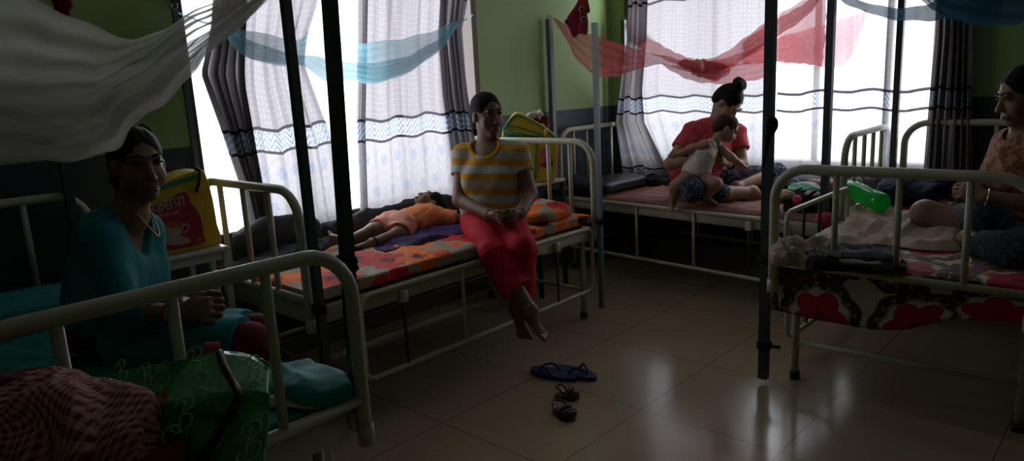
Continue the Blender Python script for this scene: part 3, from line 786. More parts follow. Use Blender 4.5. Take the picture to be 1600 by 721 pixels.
# ------------------------------------------------------------------ people
def headR(face, up=(0, 0, 1)):
    y = nrm(face); x = nrm(np.cross(y, up)); z = np.cross(x, y); return np.stack([x, y, z], 1)
def head(B, c, R, s, neck, rn=.05, child=False):
    q = lambda x, y, z: np.asarray(c)+R @ (np.array([x, y, z])*s)
    B.ell(q(0, -.014, .035), np.array([.073, .092, .085])*s, R, .02*s)
    jw = 1.0 if not child else .96
    B.ell(q(0, .022, -.028), np.array([.060*jw, .068, .078 if not child else .066])*s, R, .03*s)
    B.ell(q(0, .060, -.092 if not child else -.072), np.array([.026, .024, .020])*s, R, .025*s)
    for i in (-1, 1):
        B.ell(q(.034*i, .058, -.032), np.array([.026, .024, .028])*s*(1.12 if child else 1), R, .02*s)
        B.ell(q(.074*i, -.006, -.006), np.array([.010, .020, .031])*s, R, .008*s)
    B.cap(q(-.034, .079, .030), q(.034, .079, .030), .010*s, k=.015*s)
    for i in (-1, 1): B.ell(q(.031*i, .098, .010), np.array([.017, .015, .010])*s, R, .010*s, op='sub')
    L = .6 if child else 1
    B.cap(q(0, .086, .014), q(0, .090+.018*L, -.030), .007*s, .0125*s, .010*s)
    for i in (-1, 1): B.ell(q(.012*i, .090+.008*L, -.033), np.array([.008, .009, .007])*s, R, .007*s)
    B.cap(q(-.016, .086, -.060), q(.016, .086, -.060), .0075*s, k=.008*s)
    B.cap(q(-.012, .086, -.070), q(.012, .086, -.070), .0085*s, k=.008*s)
    if neck is not None: B.cap(q(0, -.022, -.06), neck, rn*s, rn*s*1.12, .03*s)
    return q
def face_parts(t, c, R, s, closed=False, child=False):
    q = lambda x, y, z: np.asarray(c)+R @ (np.array([x, y, z])*s)
    def ball(p, r, n=12):
        th = np.linspace(0, np.pi, n); ph = np.linspace(0, 2*np.pi, 2*n)
        return grid(lambda U, W: np.stack([r[0]*np.sin(np.pi*U)*np.cos(2*np.pi*W), r[1]*np.sin(np.pi*U)*np.sin(2*np.pi*W), r[2]*np.cos(np.pi*U)], -1) @ R.T+p, n, 2*n)
    for i in (-1, 1):
        if not closed:
            e = obj('eye', ball(q(.031*i, .0755, .011), np.array([.0125, .0125, .0085])*s), M['eyewhite'], t)
            obj('iris', ball(q(.031*i, .0855, .011), np.array([.0058, .0042, .0058])*s), M['iris'], e)
            obj('upper_lid', tube(smooth_path([q(.017*i, .0835, .013), q(.031*i, .0905, .0205), q(.046*i, .0795, .0135)], 4), .0028*s, 6), M['hair'], t)
        else:
            obj('eyelid_line', tube(smooth_path([q(.017*i, .086, .009), q(.031*i, .091, .004), q(.046*i, .081, .008)], 4), .0022*s, 6), M['hair'], t)
        obj('eyebrow', tube(smooth_path([q(.012*i, .0925, .034), q(.032*i, .091, .042), q(.052*i, .074, .035)], 4), np.linspace(.0042, .0022, 9)*s*(.6 if child else 1), 6), M['hair'], t)
    ln = [q(-.021, .085, -.0645), q(-.009, .0955, -.0615), q(0, .097, -.063), q(.009, .0955, -.0615), q(.021, .085, -.0645)]
    obj('lips', join(tube(smooth_path(ln, 4), .0046*s, 8), tube(smooth_path([v-R[:, 2]*.0075*s for v in ln], 4), .0050*s, 8)), M['lips'], t)
def hair_cap(q, R, s, res=.006, extra=None, front=.034, low=-.013):
    B = Body(res)
    B.ell(q(0, -.020, .038), np.array([.0795, .0985, .0895])*s, R, .01)
    B.ell(q(0, -.070, -.010), np.array([.066, .048, .07])*s, R, .03*s)
    B.ell(q(0, .112, low-.010), np.array([.069, .078, .113])*s, R, .012*s, op='sub')
    for i in (-1, 1): B.ell(q(.088*i, .022, -.018), np.array([.022, .036, .05])*s, R, .01*s, op='sub')
    if extra: extra(B)
    ax = R[:, 1]
    return B.build(lambda p: .0016*sines(((p-q(0, 0, 0)) @ R)*np.array([1, .15, .45]), 7, 300, 5)*.75+.0006*sines(p, 8, 70, 3))
def hand(B, wrist, d, n, t, s=1.0, curl=(35, 38, 40, 42), spread=1.0, thumb=.5):
    """d: pointing direction, n: the way the palm faces, t: towards the thumb"""
    d = nrm(d); n = nrm(np.asarray(n)-d*np.dot(n, d)); t0 = np.cross(d, n); t = t0*np.sign(np.dot(t0, t) or 1)
    w = np.asarray(wrist, float); kn = []
    for i in range(4):
        o = .030-.0195*i; ln = (.085, .088, .084, .076)[i]
        k = w+(d*ln+t*o)*s; kn.append(k)
        B.cap(w+t*o*.55*s, k, .0135*s, .0105*s, .014*s)
    B.ell(w+(d*.045+t*.004)*s, np.array([.046, .036, .015])*s, np.stack([d, t, n], 1), .014*s)
    for i in range(4):
        a = 0; p = kn[i]; segs = [(.040, .025, .021), (.044, .028, .023), (.041, .026, .022), (.032, .02, .019)][i]
        fan = t*(.14-.09*i)*spread
        for j, L in enumerate(segs):
            a += math.radians(curl[i]*(.85, 1.15, .7)[j])
            e = nrm(d*math.cos(a)+n*math.sin(a)+fan*.6)
            p2 = p+e*L*s; B.cap(p, p2, (.0092, .0084, .0078)[j]*s, (.0084, .0078, .0070)[j]*s, .004*s); p = p2
    b = w+(d*.022+t*.020)*s
    e1 = nrm(d*.62+t*.62+n*.35*thumb); e2 = nrm(d*.86+t*.18+n*.55*thumb); e3 = nrm(d*.9-t*.1+n*.5*thumb)
    p1 = b+e1*.042*s; p2 = p1+e2*.032*s; p3 = p2+e3*.026*s
    B.cap(b, p1, .0150*s, .0115*s, .010*s); B.cap(p1, p2, .0108*s, .0095*s, .005*s); B.cap(p2, p3, .0095*s, .0080*s, .004*s)
def foot(B, ankle, toe, up, s=1.0, side=1):
    """toe: direction heel->toes"""
    toe = nrm(toe); up = nrm(np.asarray(up)-toe*np.dot(up, toe)); sd = np.cross(toe, up)*side; a = np.asarray(ankle, float)
    heel = a-toe*.035*s-up*.045*s; ball = a+toe*.115*s-up*.060*s
    B.cap(a+up*.01*s, heel, .034*s, .028*s, .03*s); B.cap(heel, ball-sd*.02*s, .026*s, .019*s, .02*s); B.cap(a, ball+sd*.014*s, .032*s, .020*s, .03*s)
    for i in range(5):
        b = ball+sd*(.028-.016*i)*s; L = (.058, .050, .045, .039, .032)[i]; r = (.0125, .0095, .009, .0085, .008)[i]
        B.cap(b, b+toe*L*s-up*.004*s, r*s, r*.9*s, .006*s)
def torso(B, pel, chest, neck, rv, fw, s=1.0, g=0.0, w=1.0, bust=1.0, k=.06, dp=1.0):
    pel, chest, neck = map(lambda v: np.asarray(v, float), (pel, chest, neck))
    up = nrm(chest-pel); rv = nrm(rv-up*np.dot(rv, up)); f = nrm(fw-up*np.dot(fw, up)-rv*np.dot(fw, rv)); R = np.stack([rv, f, up], 1)
    B.ell(pel, np.array([.165*w+g, .125*dp+g, .125+g])*s, R, k*s)
    B.ell(pel*.55+chest*.45+f*.012*s, np.array([.132*w+g, .105*dp+g, .15+g])*s, R, k*s)
    B.ell(chest, np.array([.148*w+g, .105*dp+g, .155+g])*s, R, k*s)
    for i in (-1, 1): B.ell(chest+(f*.072*dp+rv*.068*i-up*.035)*s, np.array([.058+g, .050*bust+g, .056+g])*s, R, .05*s)
    return R
def wrinkle(seed, amp, freq=38, flat=None):
    return lambda p: amp*(.65*ridge(p, seed, freq, 3, flat)+.35*sines(p, seed+5, freq*1.9, 3, flat))
def ring(c, axis, r, rt, mat, t, name, label=None):
    axis = nrm(axis); u = nrm(np.cross(axis, (0.3, .5, .8))); v = np.cross(axis, u)
    o = obj(name, tube([np.asarray(c)+r*(math.cos(q)*u+math.sin(q)*v) for q in np.linspace(0, 2*np.pi, 22, endpoint=False)], rt, 8, closed=True), mat, t)
    if label: o['label'] = label
    return o
def person(label, loc): return thing('person', label, 'person', loc)

# --- the woman in stripes on the edge of the orange bed
def woman_stripes():
    s = 1.06
    pel = P(770, 338, 4.10)+UP*.02; chest = P(768, 268, 4.06); neck = P(763, 222, 4.06)
    shL, shR = P(725, 241, 4.08), P(808, 238, 4.00)
    t = person('woman in yellow and white striped T-shirt and red trousers sitting with clasped hands', (pel[0], pel[1], .672))
    rv = nrm(shR-shL); fw = nrm(np.cross(UP, rv)); fw = fw if np.dot(fw, -FH) > 0 else -fw
    face = nrm(-FH*.80+RH*.48-UP*.03); hr = headR(face, (0.0, 0, 1)); hc = P(761, 181, 4.02)
    elL, elR = P(719, 313, 4.04), P(828, 304, 3.98)
    wrL, wrR = P(768, 337, 3.83), P(812, 335, 3.82)
    hipL, hipR = P(748, 349, 4.08), P(795, 349, 4.06)
    knL, knR = P(768, 394, 3.74), P(817, 388, 3.74)
    anL, anR = P(829, 487, 3.70), P(808, 486, 3.82)
    B = Body(.0055)
    torso(B, pel, chest, neck, rv, fw, s)
    for a in (shL, shR): B.cap(neck-UP*.05*s, a, .044*s, .046*s, .04)
    B.cap(chest+UP*.08, neck, .07*s, .05*s, .05)
    q = head(B, hc, hr, s*1.0, neck, .047)
    for sh, el, wr in ((shL, elL, wrL), (shR, elR, wrR)):
        B.chain([sh, el, wr], [.050*s, .040*s, .026*s], .02)
    for h, kn, an in ((hipL, knL, anL), (hipR, knR, anR)): B.chain([h, kn, an], [.085*s, .058*s, .036*s], .03)
    mid = P(790, 347, 3.77)
    hand(B, wrL, nrm(P(797, 350, 3.74)-wrL), nrm(UP*.55+RH*.6+FH*.4), -FH*.5+UP*.6, s*.95, (34, 40, 44, 48))
    hand(B, wrR, nrm(P(788, 352, 3.73)-wrR), nrm(-RH*.7+UP*.2+FH*.5), UP+.2*FH, s*.95, (40, 46, 50, 52))
    foot(B, anL, nrm(RH*.62-UP*.50-FH*.45), nrm(UP*.75+RH*.45-FH*.3), s*.85, 1)
    foot(B, anR, nrm(RH*.25-UP*.50-FH*.7), nrm(UP*.7-FH*.4), s*.85, -1)
    obj('body', B.build(), M['skin'], t)
    face_parts(t, hc, hr, s)
    def bun(Bh):
        Bh.chain([q(0, -.09, .01), q(0, -.125, -.04), q(.01, -.12, -.10)], [.036*s, .030*s, .016*s], .03)
    obj('hair', hair_cap(q, hr, s, .0055, bun), M['hair'], t)
    S = Body(.006)
    torso(S, pel+UP*.015, chest, neck, rv, fw, s, .016, 1.0)
    for a, el in ((shL, elL), (shR, elR)):
        S.cap(neck-UP*.05*s, a-UP*.002, .056*s, .062*s, .05)
        e2 = a+(el-a)*.46; S.cone(a, e2, .059*s, .063*s, .03)
    nc = neck+fw*.085+UP*.022; S.ell(nc, np.array([.066, .085, .112])*s, None, .010, op='sub')
    S.cut(pel-UP*.045, -UP)
    obj('t_shirt', S.build(wrinkle(11, .0035, 34)), M['stripes'], t)
    Cl = Body(.0045); Cl.ops = list(S.ops); Cl.ell(nc+fw*.004-UP*.003, np.array([.080, .098, .127])*s, None, .003, op='int')
    obj('collar', Cl.build(lambda p: -.0035+0*p[:, 0]), M['collar'], t)
    T = Body(.006)
    T.ell(pel-UP*.01, np.array([.178, .14, .115])*s, np.stack([rv, fw, UP], 1), .05)
    for h, kn, an, k in ((hipL, knL, anL, .62), (hipR, knR, anR, .78)):
        T.cap(h, kn, .100*s, .072*s, .03)
        T.cone(kn, kn+(an-kn)*k, .071*s, .078*s, .02)
    obj('trousers', T.build(wrinkle(12, .006, 22, (1, 1, .35))), M['red_pants'], t)
    ring(wrL+nrm(elL-wrL)*.02, elL-wrL, .034, .0035, M['bangle'], t, 'bangle', 'thin white bangle')
    ring(wrR+nrm(elR-wrR)*.02, elR-wrR, .034, .0035, M['bangle'], t, 'bangle', 'thin white bangle')
    ring(anL+nrm(knL-anL)*.03, knL-anL, .040, .003, M['silver'], t, 'anklet')
    ring(anR+nrm(knR-anR)*.005, knR-anR, .044, .004, M['silver'], t, 'anklet')
woman_stripes()

# --- the woman in teal in the left foreground
def woman_teal():
    s = 1.07
    pel = P(183, 548, 2.50); pel[2] = max(pel[2], .79); chest = P(176, 412, 2.50); neck = P(203, 338, 2.48)
    shN, shF = P(158, 377, 2.38), P(222, 362, 2.62)
    t = person('woman in teal kurta sitting under the white net, looking out over her shoulder', (pel[0], pel[1], .66))
    fwd = nrm(RH*.97-FH*.1); rv = nrm(shN-shF)
    face = nrm(-FH*.68+RH*.72-UP*.04); hr = headR(face, nrm(UP+RH*.02)); hc = P(216, 259, 2.46)
    elN, wrN = P(192, 490, 2.33), P(284, 490, 2.24)
    elF, wrF = P(248, 472, 2.62), P(296, 478, 2.42)
    hipN, hipF = P(192, 548, 2.44), P(215, 540, 2.60)
    knN, knF = P(392, 540, 2.38), P(398, 526, 2.52)
    anN, anF = P(388, 720, 2.42), P(396, 700, 2.56)
    B = Body(.0055)
    torso(B, pel, chest, neck, rv, fwd, s, dp=.80, bust=.8)
    for a in (shN, shF): B.cap(chest+(a-chest)*.3+UP*.05, a, .06*s, .052*s, .05)
    B.cap(chest+UP*.10, neck, .07*s, .05*s, .05)
    q = head(B, hc, hr, s, neck, .047)
    for sh, el, wr in ((shN, elN, wrN), (shF, elF, wrF)): B.chain([sh, el, wr], [.050*s, .040*s, .025*s], .02)
    for h, kn, an in ((hipN, knN, anN), (hipF, knF, anF)): B.chain([h, kn, an], [.085*s, .058*s, .036*s], .03); foot(B, an, RH, UP, s)
    hand(B, wrN, nrm(P(325, 484, 2.22)-wrN), nrm(FH*.75-UP*.45), UP+.1*RH, s, (62, 66, 70, 74))
    hand(B, wrF, nrm(P(335, 486, 2.31)-wrF), nrm(-FH*.7-UP*.5), UP, s, (62, 66, 70, 74))
    obj('body', B.build(), M['skin'], t)
    face_parts(t, hc, hr, s)
    def tail(Bh): Bh.chain([q(0, -.10, .0), q(0, -.13, -.05), q(0, -.115, -.13), q(0, -.10, -.19)], [.045*s, .042*s, .034*s, .018*s], .03)
    obj('hair', hair_cap(q, hr, s, .0055, tail), M['hair'], t)
    K = Body(.006)
    torso(K, pel+UP*.01, chest, neck, rv, fwd, s, .016, dp=.80, bust=.8)
    for a, el, wr in ((shN, elN, wrN), (shF, elF, wrF)):
        K.cap(chest+(a-chest)*.3+UP*.05, a, .072*s, .066*s, .05)
        K.cap(a, el, .060*s, .052*s, .03); K.cone(el, el+(wr-el)*.52, .051*s, .046*s, .02)
    K.cap(chest+UP*.11, neck-UP*.015, .085*s, .062*s, .05)
    K.ell(neck+fwd*.050+UP*.0, np.array([.062, .062, .135])*s, None, .01, op='sub')
    for h, kn in ((hipN, knN), (hipF, knF)): K.cone(h, h+(kn-h)*.95, .112*s, .092*s, .07)
    obj('kurta', K.build(wrinkle(13, .005, 26)), M['teal'], t)
    T = Body(.007)
    T.ell(pel-UP*.03, np.array([.17, .16, .10])*s, None, .05)
    for h, kn, an in ((hipN, knN, anN), (hipF, knF, anF)): T.cap(h, kn, .085*s, .074*s, .03); T.cone(kn, kn+(an-kn)*.85, .072*s, .06*s, .03)
    obj('trousers', T.build(wrinkle(14, .004, 30)), M['maroon'], t)
    ax = elN-wrN
    for k, mt, nm in ((.095, 'redthread', 'bracelet'), (.080, 'gold', 'bangle'), (.108, 'redthread', 'bracelet')): ring(wrN+nrm(ax)*k*.42, ax, .033, .005, M[mt], t, nm)
    nl = [neck+fwd*.050+rv*.045+UP*.02, neck+fwd*.085+rv*.02-UP*.05, neck+fwd*.095-UP*.075, neck+fwd*.085-rv*.02-UP*.05, neck+fwd*.05-rv*.045+UP*.02]
    obj('necklace', tube(smooth_path(nl, 5), .003, 6), M['gold'], t)
woman_teal()

# --- the mother on the pink bed
def woman_rose():
    s = 1.03
    pel = P(1084, 281, 5.16); chest = P(1108, 225, 5.10); neck = P(1122, 188, 5.06)
    shL, shR = P(1083, 204, 5.03), P(1150, 206, 5.13)
    t = person('woman in rose red T-shirt with hair bun, cross-legged, bending over a baby', (pel[0], pel[1], .622))
    rv = nrm(shR-shL); fw = nrm(-FH*.75+RH*.5)
    face = nrm(-FH*.50+RH*.42-UP*.85); hr = headR(face, nrm(UP*.8-FH*.35+RH*.35)); hc = P(1137, 161, 5.00)
    elL, wrL = P(1047, 257, 4.97), P(1083, 251, 4.86)
    elR, wrR = P(1160, 258, 5.05), P(1138, 256, 4.92)
    hipL, hipR = P(1082, 288, 5.10), P(1118, 284, 5.20)
    knL, anL = P(1125, 303, 4.86), P(1176, 301, 4.94)
    knR, anR = P(1216, 272, 5.18), P(1150, 294, 5.02)
    B = Body(.006)
    torso(B, pel, chest, neck, rv, fw, s)
    for a in (shL, shR): B.cap(chest+(a-chest)*.3+UP*.05, a, .06*s, .052*s, .05)
    B.cap(chest+UP*.08, neck, .07*s, .05*s, .05)
    q = head(B, hc, hr, s, neck, .046)
    for sh, el, wr in ((shL, elL, wrL), (shR, elR, wrR)): B.chain([sh, el, wr], [.052*s, .042*s, .026*s], .02)
    for h, kn, an in ((hipL, knL, anL), (hipR, knR, anR)): B.chain([h, kn, an], [.088*s, .058*s, .036*s], .03)
    hand(B, wrL, nrm(P(1106, 243, 4.80)-wrL), nrm(FH*.9+UP*.1), UP, s, (20, 22, 24, 26))
    hand(B, wrR, nrm(P(1116, 240, 4.82)-wrR), nrm(-RH*.7+FH*.3), UP, s, (35, 40, 44, 46))
    foot(B, anL, nrm(RH*.9+FH*.1-UP*.05), UP, s, 1)
    foot(B, anR, nrm(-RH*.9-FH*.2), nrm(UP-FH*.3), s, -1)
    obj('body', B.build(), M['skin_pale'], t)
    face_parts(t, hc, hr, s)
    def bun(Bh):
        Bh.ell(q(-.012, -.050, .138), np.array([.053, .052, .040])*s, hr, .015); Bh.ell(q(.030, -.035, .158), np.array([.020, .022, .018])*s, hr, .01); Bh.cap(q(-.085, .0, .03), q(-.09, .02, -.06), .012, .004, .02)
    obj('hair', hair_cap(q, hr, s, .006, bun), M['hair'], t)
    S = Body(.0065)
    torso(S, pel+UP*.02, chest, neck, rv, fw, s, .018)
    for a, el in ((shL, elL), (shR, elR)):
        S.cap(chest+(a-chest)*.3+UP*.05, a, .070*s, .066*s, .05); S.cone(a, a+(el-a)*.55, .066*s, .070*s, .03)
    S.cap(chest+UP*.09, neck-UP*.02, .09*s, .062*s, .05)
    S.ell(neck+fw*.03+UP*.05, np.array([.07, .085, .10])*s, None, .012, op='sub'); S.cut(pel-UP*.05, -UP)
    obj('t_shirt', S.build(wrinkle(15, .004, 30)), M['rose_shirt'], t)
    T = Body(.0065)
    T.ell(pel-UP*.02, np.array([.175, .15, .10])*s, None, .05)
    for h, kn, an in ((hipL, knL, anL), (hipR, knR, anR)):
        T.cap(h, kn, .098*s, .072*s, .05)
    T.cone(knR, knR+(anR-knR)*.25, .072*s, .07*s, .03)
    T.cut(pel-UP*.11, -UP)
    obj('trousers', T.build(wrinkle(16, .004, 30)), M['navy_print'], t)
    ring(wrR+nrm(elR-wrR)*.03, elR-wrR, .034, .007, M['blackiron'], t, 'wrist_band', 'black wrist band')
woman_rose()

def baby_in_white():
    s = .80; D0 = 4.86
    pel = P(1083, 276, D0+.02); chest = P(1100, 243, D0-.02); neck = P(1118, 222, D0-.02)
    t = person('baby in white sleeveless top leaning forward in the arms of the woman in rose', (pel[0], pel[1], .615))
    face = nrm(RH*.80-FH*.16-UP*.58); hr = headR(face, nrm(UP*.8+RH*.5)); hc = P(1135, 202, D0-.01)
    fw = nrm(RH*.8-FH*.45-UP*.3); rv = nrm(-FH*.8-RH*.4)
    B = Body(.0045)
    B.ell(pel, (.085, .085, .075), None, .04); B.ell(pel*.5+chest*.5, (.075, .075, .085), None, .04); B.ell(chest, (.078, .070, .075), None, .04)
    q = head(B, hc, hr, s, neck, .042, child=True)
    shA, shB = P(1103, 226, D0-.08), P(1122, 229, D0+.02)
    elA, wrA = P(1080, 233, D0-.04), P(1062, 240, D0-.02)
    elB, wrB = P(1142, 246, D0-.05), P(1158, 258, D0-.04)
    B.chain([shA, elA, wrA], [.034, .028, .022], .02); B.chain([shB, elB, wrB], [.032, .027, .020], .02)
    hand(B, wrA, nrm(wrA-elA), FH, UP, .52, (20, 25, 30, 30)); hand(B, wrB, nrm(P(1172, 263, D0-.04)-wrB), -UP, -FH, .52, (15, 18, 20, 22))
    kA, aA = P(1056, 292, D0-.02), P(1050, 318, D0+.03)
    kB, aB = P(1118, 288, D0-.10), P(1104, 307, D0-.06)
    B.chain([P(1072, 280, D0-.02), kA, aA], [.055, .040, .026], .03); B.chain([P(1098, 280, D0-.03), kB, aB], [.055, .042, .027], .03)
    foot(B, aA, nrm(-FH*.8-UP*.1-RH*.3), UP, .5, 1); foot(B, aB, nrm(RH*.7-FH*.5-UP*.15), UP, .5, 1)
    obj('body', B.build(), M['skin_pale'], t)
    face_parts(t, hc, hr, s, child=True)
    obj('hair', hair_cap(q, hr, s*.985, .005), M['hair_baby'], t)
    S = Body(.0045)
    S.ell(pel*.75+chest*.25, (.095, .095, .065), None, .05); S.ell(pel*.5+chest*.5, (.086, .086, .090), None, .04); S.ell(chest, (.087, .079, .080), None, .04)
    S.cap(chest+UP*.02, neck*.45+shA*.55-UP*.004, .05, .036, .03); S.cap(chest+UP*.02, neck*.45+shB*.55-UP*.004, .05, .034, .03)
    S.ell(neck+UP*.012+fw*.03, (.045, .045, .048), None, .01, op='sub')
    S.cut(pel+UP*.02, -UP)
    obj('top', S.build(wrinkle(17, .0035, 70)), M['white_cotton'], t)['label'] = 'white sleeveless cotton top'
    H = Body(.0045)
    H.ell(P(1081, 297, D0-.09), (.082, .078, .088), None, .03); H.ell(pel-UP*.02, (.095, .095, .06), None, .05)
    obj('shorts', H.build(wrinkle(18, .004, 45)), M['navy_print'], t)['label'] = 'navy shorts with white line print'
baby_in_white()

# --- the sleeping toddler
def toddler():
    t0 = P(610, 358, 4.1); s = .83
    t = person('toddler in orange shirt and peach shorts asleep on the orange flowered bed', (2.45, 3.25, .68))
    hc = P(672, 327, 4.42); hc[2] = .80
    hr = headR(nrm(UP*.86-RH*.42+FH*.1), nrm(RH*.85+FH*.5+UP*.15))
    nk = P(660, 341, 4.36); chest = P(664, 348, 4.32); chest[2] = .745; pel = P(624, 357, 4.14); pel[2] = .74
    ax = nrm(chest-pel); sd = nrm(np.cross(UP, ax)); R = np.stack([ax, sd, UP], 1)
    B = Body(.0045)
    B.ell(pel, (.085, .085, .065), R, .04); B.ell((pel+chest)/2, (.11, .085, .068), R, .04); B.ell(chest, (.09, .095, .070), R, .04)
    q = head(B, hc, hr, s, chest+ax*.06+UP*.02, .042, child=True)
    kA, aA = P(584, 362, 3.98), P(541, 378, 3.88); kB, aB = P(622, 368, 3.98), P(581, 381, 3.86)
    B.chain([pel-ax*.03+sd*.05, kA, aA], [.055, .043, .028], .03); B.chain([pel-ax*.02-sd*.05, kB, aB], [.055, .043, .028], .03)
    foot(B, aA, nrm(-RH*.55+UP*.75-FH*.1), nrm(RH*.6+UP*.3), .60, 1); foot(B, aB, nrm(-RH*.8+UP*.35-FH*.3), nrm(UP), .60, -1)
    shA, shB = chest+sd*.08+ax*.03, chest-sd*.085+ax*.03
    elB = shB-sd*.10+ax*.08-UP*.03; wrB = elB+ax*.09-sd*.02
    elA = shA+sd*.10-UP*.03; wrA = elA+ax*.10+UP*.0
    for sh, el, wr in ((shA, elA, wrA), (shB, elB, wrB)):
        B.chain([sh, el, wr], [.036, .029, .021], .02); hand(B, wr, ax, UP, sd, .55, (35, 40, 42, 44))
    obj('body', B.build(), M['skin_child'], t)
    face_parts(t, hc, hr, s, closed=True, child=True)
    obj('hair', hair_cap(q, hr, s, .005), M['hair'], t)
    S = Body(.005)
    S.ell((pel+chest)/2, (.13, .097, .078), R, .05); S.ell(chest, (.10, .105, .080), R, .04)
    for sh, el in ((shA, elA), (shB, elB)): S.cone(sh-(el-sh)*.3, sh+(el-sh)*.8, .055, .052, .04)
    S.cut(pel+ax*.02, -ax)
    obj('shirt', S.build(wrinkle(19, .003, 60)), M['orange_knit'], t)
    T = Body(.005)
    T.ell(pel+ax*.01, (.10, .10, .078), R, .04)
    for h, kn in ((pel-ax*.02+sd*.05, kA), (pel-ax*.01-sd*.05, kB)): T.cone(h, h+(kn-h)*.80, .076, .066, .04)
    obj('shorts', T.build(wrinkle(20, .004, 60)), M['peach'], t)
    ring(aB+nrm(kB-aB)*.015, kB-aB, .031, .005, M['blackfab'], t, 'anklet', 'black thread anklet')
    ring(aA+nrm(kA-aA)*.015, kA-aA, .031, .005, M['blackfab'], t, 'anklet', 'black thread anklet')
toddler()

# --- the woman in the rust print on the right
def woman_rust():
    s = 1.06
    pel = P(1612, 372, 3.30); pel[2] = .775; chest = P(1606, 258, 3.24); neck = P(1604, 200, 3.20)
    shF, shN = P(1580, 222, 3.36), P(1640, 232, 3.04)
    t = person('woman in rust leaf-print kurta sitting cross-legged on the red flowered bed', (pel[0], pel[1], .668))
    fwd = nrm(-RH*.95+FH*.15); rv = nrm(shN-shF)
    face = nrm(-RH*.97+FH*.06-UP*.26); hr = headR(face, UP); hc = P(1599, 150, 3.16)
    elF, wrF = P(1545, 290, 3.46), P(1512, 300, 3.30)
    elN, wrN = P(1628, 322, 3.02), P(1538, 308, 3.12)
    hipF, hipN = P(1600, 375, 3.42), P(1625, 385, 3.20)
    knF, anF = P(1446, 334, 3.52), P(1545, 362, 3.30)
    knN, anN = P(1585, 400, 2.92), P(1512, 376, 3.22)
    B = Body(.0055)
    torso(B, pel, chest, neck, rv, fwd, s)
    for a in (shF, shN): B.cap(chest+(a-chest)*.3+UP*.05, a, .06*s, .052*s, .05)
    B.cap(chest+UP*.08, neck, .07*s, .05*s, .05)
    q = head(B, hc, hr, s, neck, .047)
    for sh, el, wr in ((shF, elF, wrF), (shN, elN, wrN)): B.chain([sh, el, wr], [.050*s, .040*s, .026*s], .02)
    for h, kn, an in ((hipF, knF, anF), (hipN, knN, anN)): B.chain([h, kn, an], [.088*s, .060*s, .038*s], .03)
    foot(B, anN, nrm(-RH*.1+FH*.9), nrm(UP), s*.95, 1); foot(B, anF, nrm(RH*.8-FH*.5), UP, s*.95, -1)
    hand(B, wrF, nrm(P(1492, 296, 3.22)-wrF), nrm(-UP*.3-FH), UP, s*.95, (35, 42, 46, 50)); hand(B, wrN, nrm(P(1500, 296, 3.18)-wrN), nrm(FH*.8-UP*.3), UP, s*.95, (35, 42, 46, 50))
    obj('body', B.build(), M['skin'], t)
    face_parts(t, hc, hr, s)
    def tail(Bh): Bh.chain([q(0, -.10, .02), q(0, -.13, -.03), q(0, -.11, -.12)], [.045*s, .042*s, .025*s], .03)
    obj('hair', hair_cap(q, hr, s, .0055, tail), M['hair'], t)
    K = Body(.006)
    torso(K, pel+UP*.01, chest, neck, rv, fwd, s, .022)
    for a, el in ((shF, elF), (shN, elN)):
        K.cap(chest+(a-chest)*.3+UP*.05, a, .074*s, .068*s, .05); K.cone(a, a+(el-a)*.86, .068*s, .062*s, .03)
    K.cap(chest+UP*.10, neck-UP*.012, .085*s, .060*s, .05)
    K.ell(neck+fwd*.045+UP*.02, np.array([.055, .055, .085])*s, None, .01, op='sub'); K.cut(pel-UP*.06, -UP)
    obj('kurta', K.build(wrinkle(23, .004, 28)), M['rust_print'], t)
    T = Body(.0065)
    T.ell(pel-UP*.02, np.array([.18, .17, .10])*s, None, .05)
    for h, kn, an in ((hipF, knF, anF), (hipN, knN, anN)): T.cap(h, h+(kn-h)*(.62 if kn is knF else .86), .105*s, .088*s, .06); 
    T.cap(knN, knN+(anN-knN)*.55, .085*s, .07*s, .05)
    T.ell(P(1545, 345, 3.34), np.array([.15, .12, .095])*s, None, .06)
    T.cut(V(0, 0, .672), -UP)
    obj('trousers', T.build(wrinkle(24, .006, 22)), M['dark_print'], t)
    ring(wrN+nrm(elN-wrN)*.012, elN-wrN, .036, .004, M['silver'], t, 'bangle', 'thin silver bangle')
woman_rust()

# --- a child lying behind the mother, mostly covered
def lying_child():
    D0 = 5.36
    hc = P(1174, 258, D0); hc[2] = .71
    t = person('child lying by the right window, only the head showing past the woman in rose', (hc[0], hc[1]-.3, .63))
    ax = nrm(-V(.3, -1, 0)); ax = nrm(V(-.06, 1, 0)); hr = headR(nrm(UP*.8-RH*.4), ax)
    B = Body(.006); s = .78
    q = head(B, hc, hr, s, hc-ax*.12, .04, child=True)
    B.ell(hc-ax*.22-UP*.01, (.09, .14, .065), None, .04); B.ell(hc-ax*.40-UP*.02, (.08, .12, .055), None, .04)
    for i in (-1, 1):
        B.chain([hc-ax*.45+V(.05*i, 0, -.02), hc-ax*.60+V(.06*i, 0, -.02), hc-ax*.76+V(.05*i, 0, -.03)], [.05, .04, .025], .02)
        B.chain([hc-ax*.15+V(.09*i, 0, -.01), hc-ax*.30+V(.12*i, 0, -.02), hc-ax*.40+V(.10*i, 0, -.02)], [.033, .028, .02], .02)
    obj('body', B.build(), M['skin_child'], t); face_parts(t, hc, hr, s, closed=True, child=True)
    obj('hair', hair_cap(q, hr, s, .006), M['hair'], t)
    G = Body(.007); G.ell(hc-ax*.24-UP*.01, (.105, .14, .075), None, .04); G.ell(hc-ax*.42-UP*.02, (.10, .14, .065), None, .04)
    obj('gown', G.build(wrinkle(25, .003, 40)), M['greycloth'], t)
lying_child()
